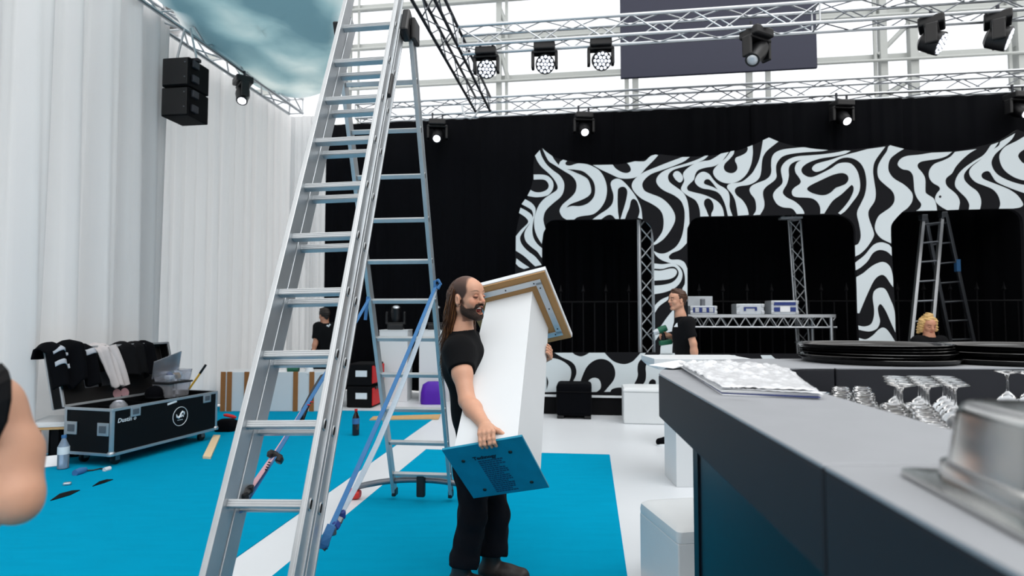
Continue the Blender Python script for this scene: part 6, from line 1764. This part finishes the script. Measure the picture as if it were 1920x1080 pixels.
def standing(x, y, z0, hgt, face, lean=(0, 0, 0)):
    """upright skeleton facing 'face' (unit xy)"""
    f = nrm([face[0], face[1], 0]); l = np.cross(EZ, f); s_ = hgt / 1.78; b = V(x, y, z0)
    q = lambda a, c, z: b + (f * a + l * c + EZ * z) * s_ + np.asarray(lean) * z / 1.5
    return dict(pelvis=q(0, 0, .96), chest=q(.0, 0, 1.28), neck=q(.005, 0, 1.50), shl=q(0, .185, 1.43), shr=q(0, -.185, 1.43), hipl=q(0, .09, .92), hipr=q(0, -.09, .92),
                knl=q(.03, .10, .50), knr=q(.02, -.10, .50), anl=q(.0, .10, .10), anr=q(-.02, -.10, .10), ell=q(-.04, .25, 1.14), elr=q(-.04, -.25, 1.14), wrl=q(.06, .25, .90), wrr=q(.06, -.25, .90),
                head=q(.035, 0, 1.655), f=f, l=l)

# man with the drill behind the bar (faces left)
yb_ = 7.05
K = standing(P(1284, 700, yb_)[0], yb_, 0.0, 1.80, (-.96, -.28))
for k_, px, py, dd in (('neck', 1276, 592, 0), ('pelvis', 1286, 690, 0), ('chest', 1281, 632, 0)): K[k_] = P(px, py, yb_ + dd)
K['shr'] = P(1292, 606, yb_ + .17); K['shl'] = P(1288, 607, yb_ - .17)
K['ell'] = P(1300, 644, yb_ - .24); K['wrl'] = P(1304, 690, yb_ - .22)
K['elr'] = P(1284, 645, yb_ + .26); K['wrr'] = P(1252, 629, yb_ + .16)
K['anl'] = G(1250, 824) + EZ * .10; K['anl'][1] = yb_ - .1; K['anr'] = V(K['pelvis'][0] + .15, yb_ + .1, .10)
K['knl'] = (K['hipl'] + K['anl']) / 2 + V(-.06, 0, .02); K['knr'] = (K['hipr'] + K['anr']) / 2 + V(-.05, 0, .02)
hK = P(1270, 563, yb_)
drill_man, DMx, _ = person('young man with short brown hair in black t-shirt holding a green drill', K, hK, nrm(V(-.96, -.26, -.06)), nrm(V(.05, 0, 1)), 'skin', 'hair_brown',
       hands={'r': dict(fwd=V(-1, -.1, .05), normal=V(0, .9, .5), thumb=V(-.3, -.1, 1), curl=.95), 'l': dict(curl=.35)}, sleeve=.72, loc=(K['pelvis'][0], yb_, 0))
lg = MB(); lg.add([P(1264, 613, yb_ - .175), P(1271, 613, yb_ - .19), P(1270, 605, yb_ - .19), P(1267, 608, yb_ - .18)], [[0, 1, 2, 3]])
o = lg.build('shirt_logo', 'white_ink', drill_man, world=True); md = o.modifiers.new('thickness', 'SOLIDIFY'); md.thickness = .02
dr = thing('cordless_drill', 'green and silver cordless drill in the hand of the man behind the bar', 'drill', P(1246, 628, yb_ + .13))
dd_ = yb_ + .13
MB().tube([P(1236, 618.5, dd_), P(1249, 615, dd_)], [.036, .045], 12).build('motor_housing', 'green', dr, True, world=True) if False else None
MB().tube([P(1234, 621, dd_), P(1240, 618.5, dd_), P(1249.5, 614.5, dd_)], [.040, .046, .038], 12).build('motor_housing', 'green', dr, True, world=True)
MB().tube([P(1225, 624, dd_), P(1229, 623, dd_), P(1235, 620.5, dd_)], [.022, .036, .038], 12).build('chuck', 'silver_case', dr, True, world=True)
MB().tube([P(1216, 627, dd_), P(1226, 623.5, dd_)], [.007, .012], 8).build('drill_bit', 'steel_dark', dr, True, world=True)
MB().tube([P(1241, 620, dd_), P(1246, 638, dd_)], [.026, .024], 10).build('handle', 'black_plastic', dr, True, world=True)
MB().box(P(1248, 642, dd_), (.15, .09, .06), rot_axis((0, 1, 0), -.15), .012).build('battery', 'green', dr, world=True)

# man with his back turned near the white curtain
yk = 10.05
K = standing(P(604, 640, yk)[0], yk, 0.0, 1.74, (-.35, .93))
hK = K['head'].copy(); hK = P(608, 592, yk)
K['neck'] = P(609, 606, yk); K['shl'] = P(595, 613, yk - .05); K['shr'] = P(627, 614, yk + .05); K['ell'] = P(592, 640, yk - .10); K['wrl'] = P(587, 660, yk - .14)
K['elr'] = P(632, 645, yk + .1); K['wrr'] = P(630, 665, yk); K['chest'] = P(610, 630, yk); K['pelvis'] = P(608, 668, yk)
bm_, BMx, _ = person('person in black t-shirt seen from behind beside the white curtain', K, hK, nrm(V(-.75, .65, -.12)), EZ, 'skin_tan', 'hair_dark', step=.014, hs=.006, sleeve=.8)
lg = MB(); lg.tube([P(613, 610, yk - .16), P(616, 612, yk - .16), P(619, 608, yk - .16)], .014, 6); lg.build('back_print', 'white_ink', bm_, True, world=True)

# blond person behind the trays, sitting
yk = 7.75
K = standing(P(1741, 660, yk)[0], yk, -.43, 1.66, (-.2, -.97))
hK = P(1741, 611, yk); K['neck'] = P(1742, 631, yk); K['chest'] = P(1742, 660, yk); K['pelvis'] = P(1742, 700, yk)
K['shl'] = P(1766, 641, yk); K['shr'] = P(1719, 641, yk); K['ell'] = P(1769, 672, yk); K['elr'] = P(1714, 672, yk); K['wrl'] = P(1766, 686, yk - .2); K['wrr'] = P(1722, 690, yk - .2)
seat_z = K['pelvis'][2] - .14
for s_, px in (('l', 1757), ('r', 1728)):
    K['hip' + s_] = P(px, 702, yk); K['kn' + s_] = P(px, 705, yk) + V(0, -.42, 0); K['an' + s_] = P(px, 705, yk) + V(0, -.42, 0); K['an' + s_][2] = .10
bp_, _, _ = person('blond curly-haired person in black sitting behind the stacked trays', K, hK, nrm(V(-.15, -.95, -.28)), EZ, 'skin_tan', 'hair_blond', hairstyle='curly', step=.014, hs=.006, loc=(K['pelvis'][0], yk, 0), sleeve=.55)
bx_ = thing('seat_box', 'black box used as a seat behind the bar', 'seat', (K['pelvis'][0], yk + .05, 0))
MB().box((0, 0, seat_z / 2), (.5, .40, seat_z - .004), None, .01).build('box_body', 'black_matte', bx_)
MB().box((0, 0, seat_z - .012), (.52, .42, .02), None, .006).build('seat_lid', 'black_cloth', bx_)

# woman at the left edge, cut by the frame
yw = 1.05
shW = P(-36, 768, yw)
K = standing(shW[0] - .20, yw + .02, 0.0, 1.70, (-.25, .97))
dz = shW[2] - K['shr'][2]
for k_ in ('pelvis', 'chest', 'neck', 'shl', 'shr', 'hipl', 'hipr', 'head'): K[k_] = K[k_] + EZ * dz
K['shr'] = shW; K['elr'] = P(30, 930, yw - .02); K['wrr'] = P(-190, 1012, yw + .08); K['shl'] = K['neck'] * 2 - K['shr']; K['shl'][2] = shW[2]
K['ell'] = K['shl'] + V(-.05, .05, -.28); K['wrl'] = K['ell'] + V(.12, .22, .02)
K['neck'] = (K['shl'] + K['shr']) / 2 + EZ * .06; K['chest'] = (K['shl'] + K['shr']) / 2 - EZ * .15
hK = K['neck'] + V(-.01, .03, .165)
wt = thing('person', 'bare arm and shoulder of a woman in a black strap top, left edge', 'person', (*K['pelvis'][:2], 0))
Dw = SD(); Mw = frame_from(nrm(V(-.25, .97, -.1)), EZ); head_field(Dw, hK, Mw, .98, 0, K['neck']); torso_field(Dw, K, -.008)
arm(Dw, K['shl'], K['ell'], K['wrl'], .95)
md_ = P(4, 855, yw)
Dw.cone(K['shr'], md_, .060, .059, .03); Dw.cone(md_, K['elr'], .059, .041, .015); Dw.cone(K['shr'] + V(-.10, 0, .02), K['shr'], .05, .055, .03)
Dw.cone(K['elr'] + V(.010, -.004, -.016), K['elr'], .030, .036, .015)
Dw.cone(K['elr'] + V(-.015, 0, -.004), K['elr'] + (K['wrr'] - K['elr']) * .35, .037, .041, .015); Dw.cone(K['elr'] + (K['wrr'] - K['elr']) * .3, K['wrr'], .041, .027, .02)
tipsr = hand(Dw, K['wrr'], K['wrr'] - K['elr'], V(.2, -.9, .3), V(0, .2, 1), .95, .6); tipsl = hand(Dw, K['wrl'], V(.2, .9, 0), V(-.8, .2, .4), V(.3, .1, 1), .95, .6)
for h_, k_, a_ in (('hipl', 'knl', 'anl'), ('hipr', 'knr', 'anr')):
    Dw.cone(K[h_], K[k_], .080, .052, .04); Dw.cone(K[k_], K[a_], .052, .036, .03)
lo, hi = Dw.bounds(.02)
rb = box_around([K['shr'], K['elr'], K['wrr']], .10)
grow([(Dw, lo, hi, .011), (Dw, rb[0], rb[1], .006)] + [(Dw, *box_around(tp_, .05), .004) for tp_ in (tipsr, tipsl)], 'body', 'skin', wt)
Sw = SD(); torso_field(Sw, K, .006)
Sw.fn(lambda X: -(np.maximum(0, 0) + X[..., 2] - np.float32(K['shr'][2] - .10)), (-9, -9, -9), (9, 9, 9), .01, '-') if False else None
tpz = np.float32(K['shr'][2] - .085)
Sw.fn(lambda X: tpz - X[..., 2], (-9, -9, -9), (9, 9, 9), .01, '-')
grow([(wrinkle(Sw, .003, 30, 2), *[np.clip(b, -9, 9) for b in Sw.bounds(.03)], .011)], 'strap_top', 'tshirt_black', wt)
axw = nrm(K['shr'] - K['shl'])
for sg in (1, -1):
    cS = (K['shl'] + K['shr']) / 2 + axw * sg * .135
    pts = [cS + V(0, -.115, -.10), cS + V(0, -.085, -.02), cS + V(0, -.02, .058), cS + V(0, .05, .045), cS + V(0, .10, -.05)]
    ribbon(pts, .03, .008, axw).build('shoulder_strap', 'tshirt_black', wt, world=True)
ribbon([P(-14, 690, yw + .02), P(-4, 702, yw - .03), P(2, 722, yw - .058), P(3, 750, yw - .066), P(-4, 785, yw - .066), P(-26, 830, yw - .06), P(-60, 880, yw - .05)], .030, .006, V(1, 0, .25)).build('top_edge', 'tshirt_black', wt, world=True)
tf = trouser_field(K, .05, .010); grow([(tf, *[np.clip(b, -9, 9) for b in tf.bounds(.03)], .012)], 'trousers', 'trouser_black', wt)
for an_ in (K['anl'], K['anr']):
    toe = an_ + Mw[:, 0] * [1, 1, 0] * .2; bf = boot_field(an_, toe, .006); grow([(bf, *[np.clip(b, [-9, -9, 0], 9) for b in bf.bounds(.02)], .008)], 'shoe', 'black_cloth', wt); sole(an_, toe, .006, wt)
hd = SD(); Ww = lambda x, y, z: hK + Mw @ V(x, y, z)
hd.ell(Ww(-.018, 0, .045), (.104, .085, .092), Mw, .02); hd.ell(Ww(-.11, 0, .07), (.05, .05, .05), None, .02)
hd.fn(lambda X: -np.minimum(((X - hK.astype(np.float32)) @ Mw.astype(np.float32))[..., 0] - .035, .085 - ((X - hK.astype(np.float32)) @ Mw.astype(np.float32))[..., 2]), (-9, -9, -9), (9, 9, 9), .015, '-')
grow([(wrinkle(hd, .003, 120, 5), *[np.clip(b, -9, 9) for b in hd.bounds(.03)], .007)], 'hair', 'hair_brown', wt)
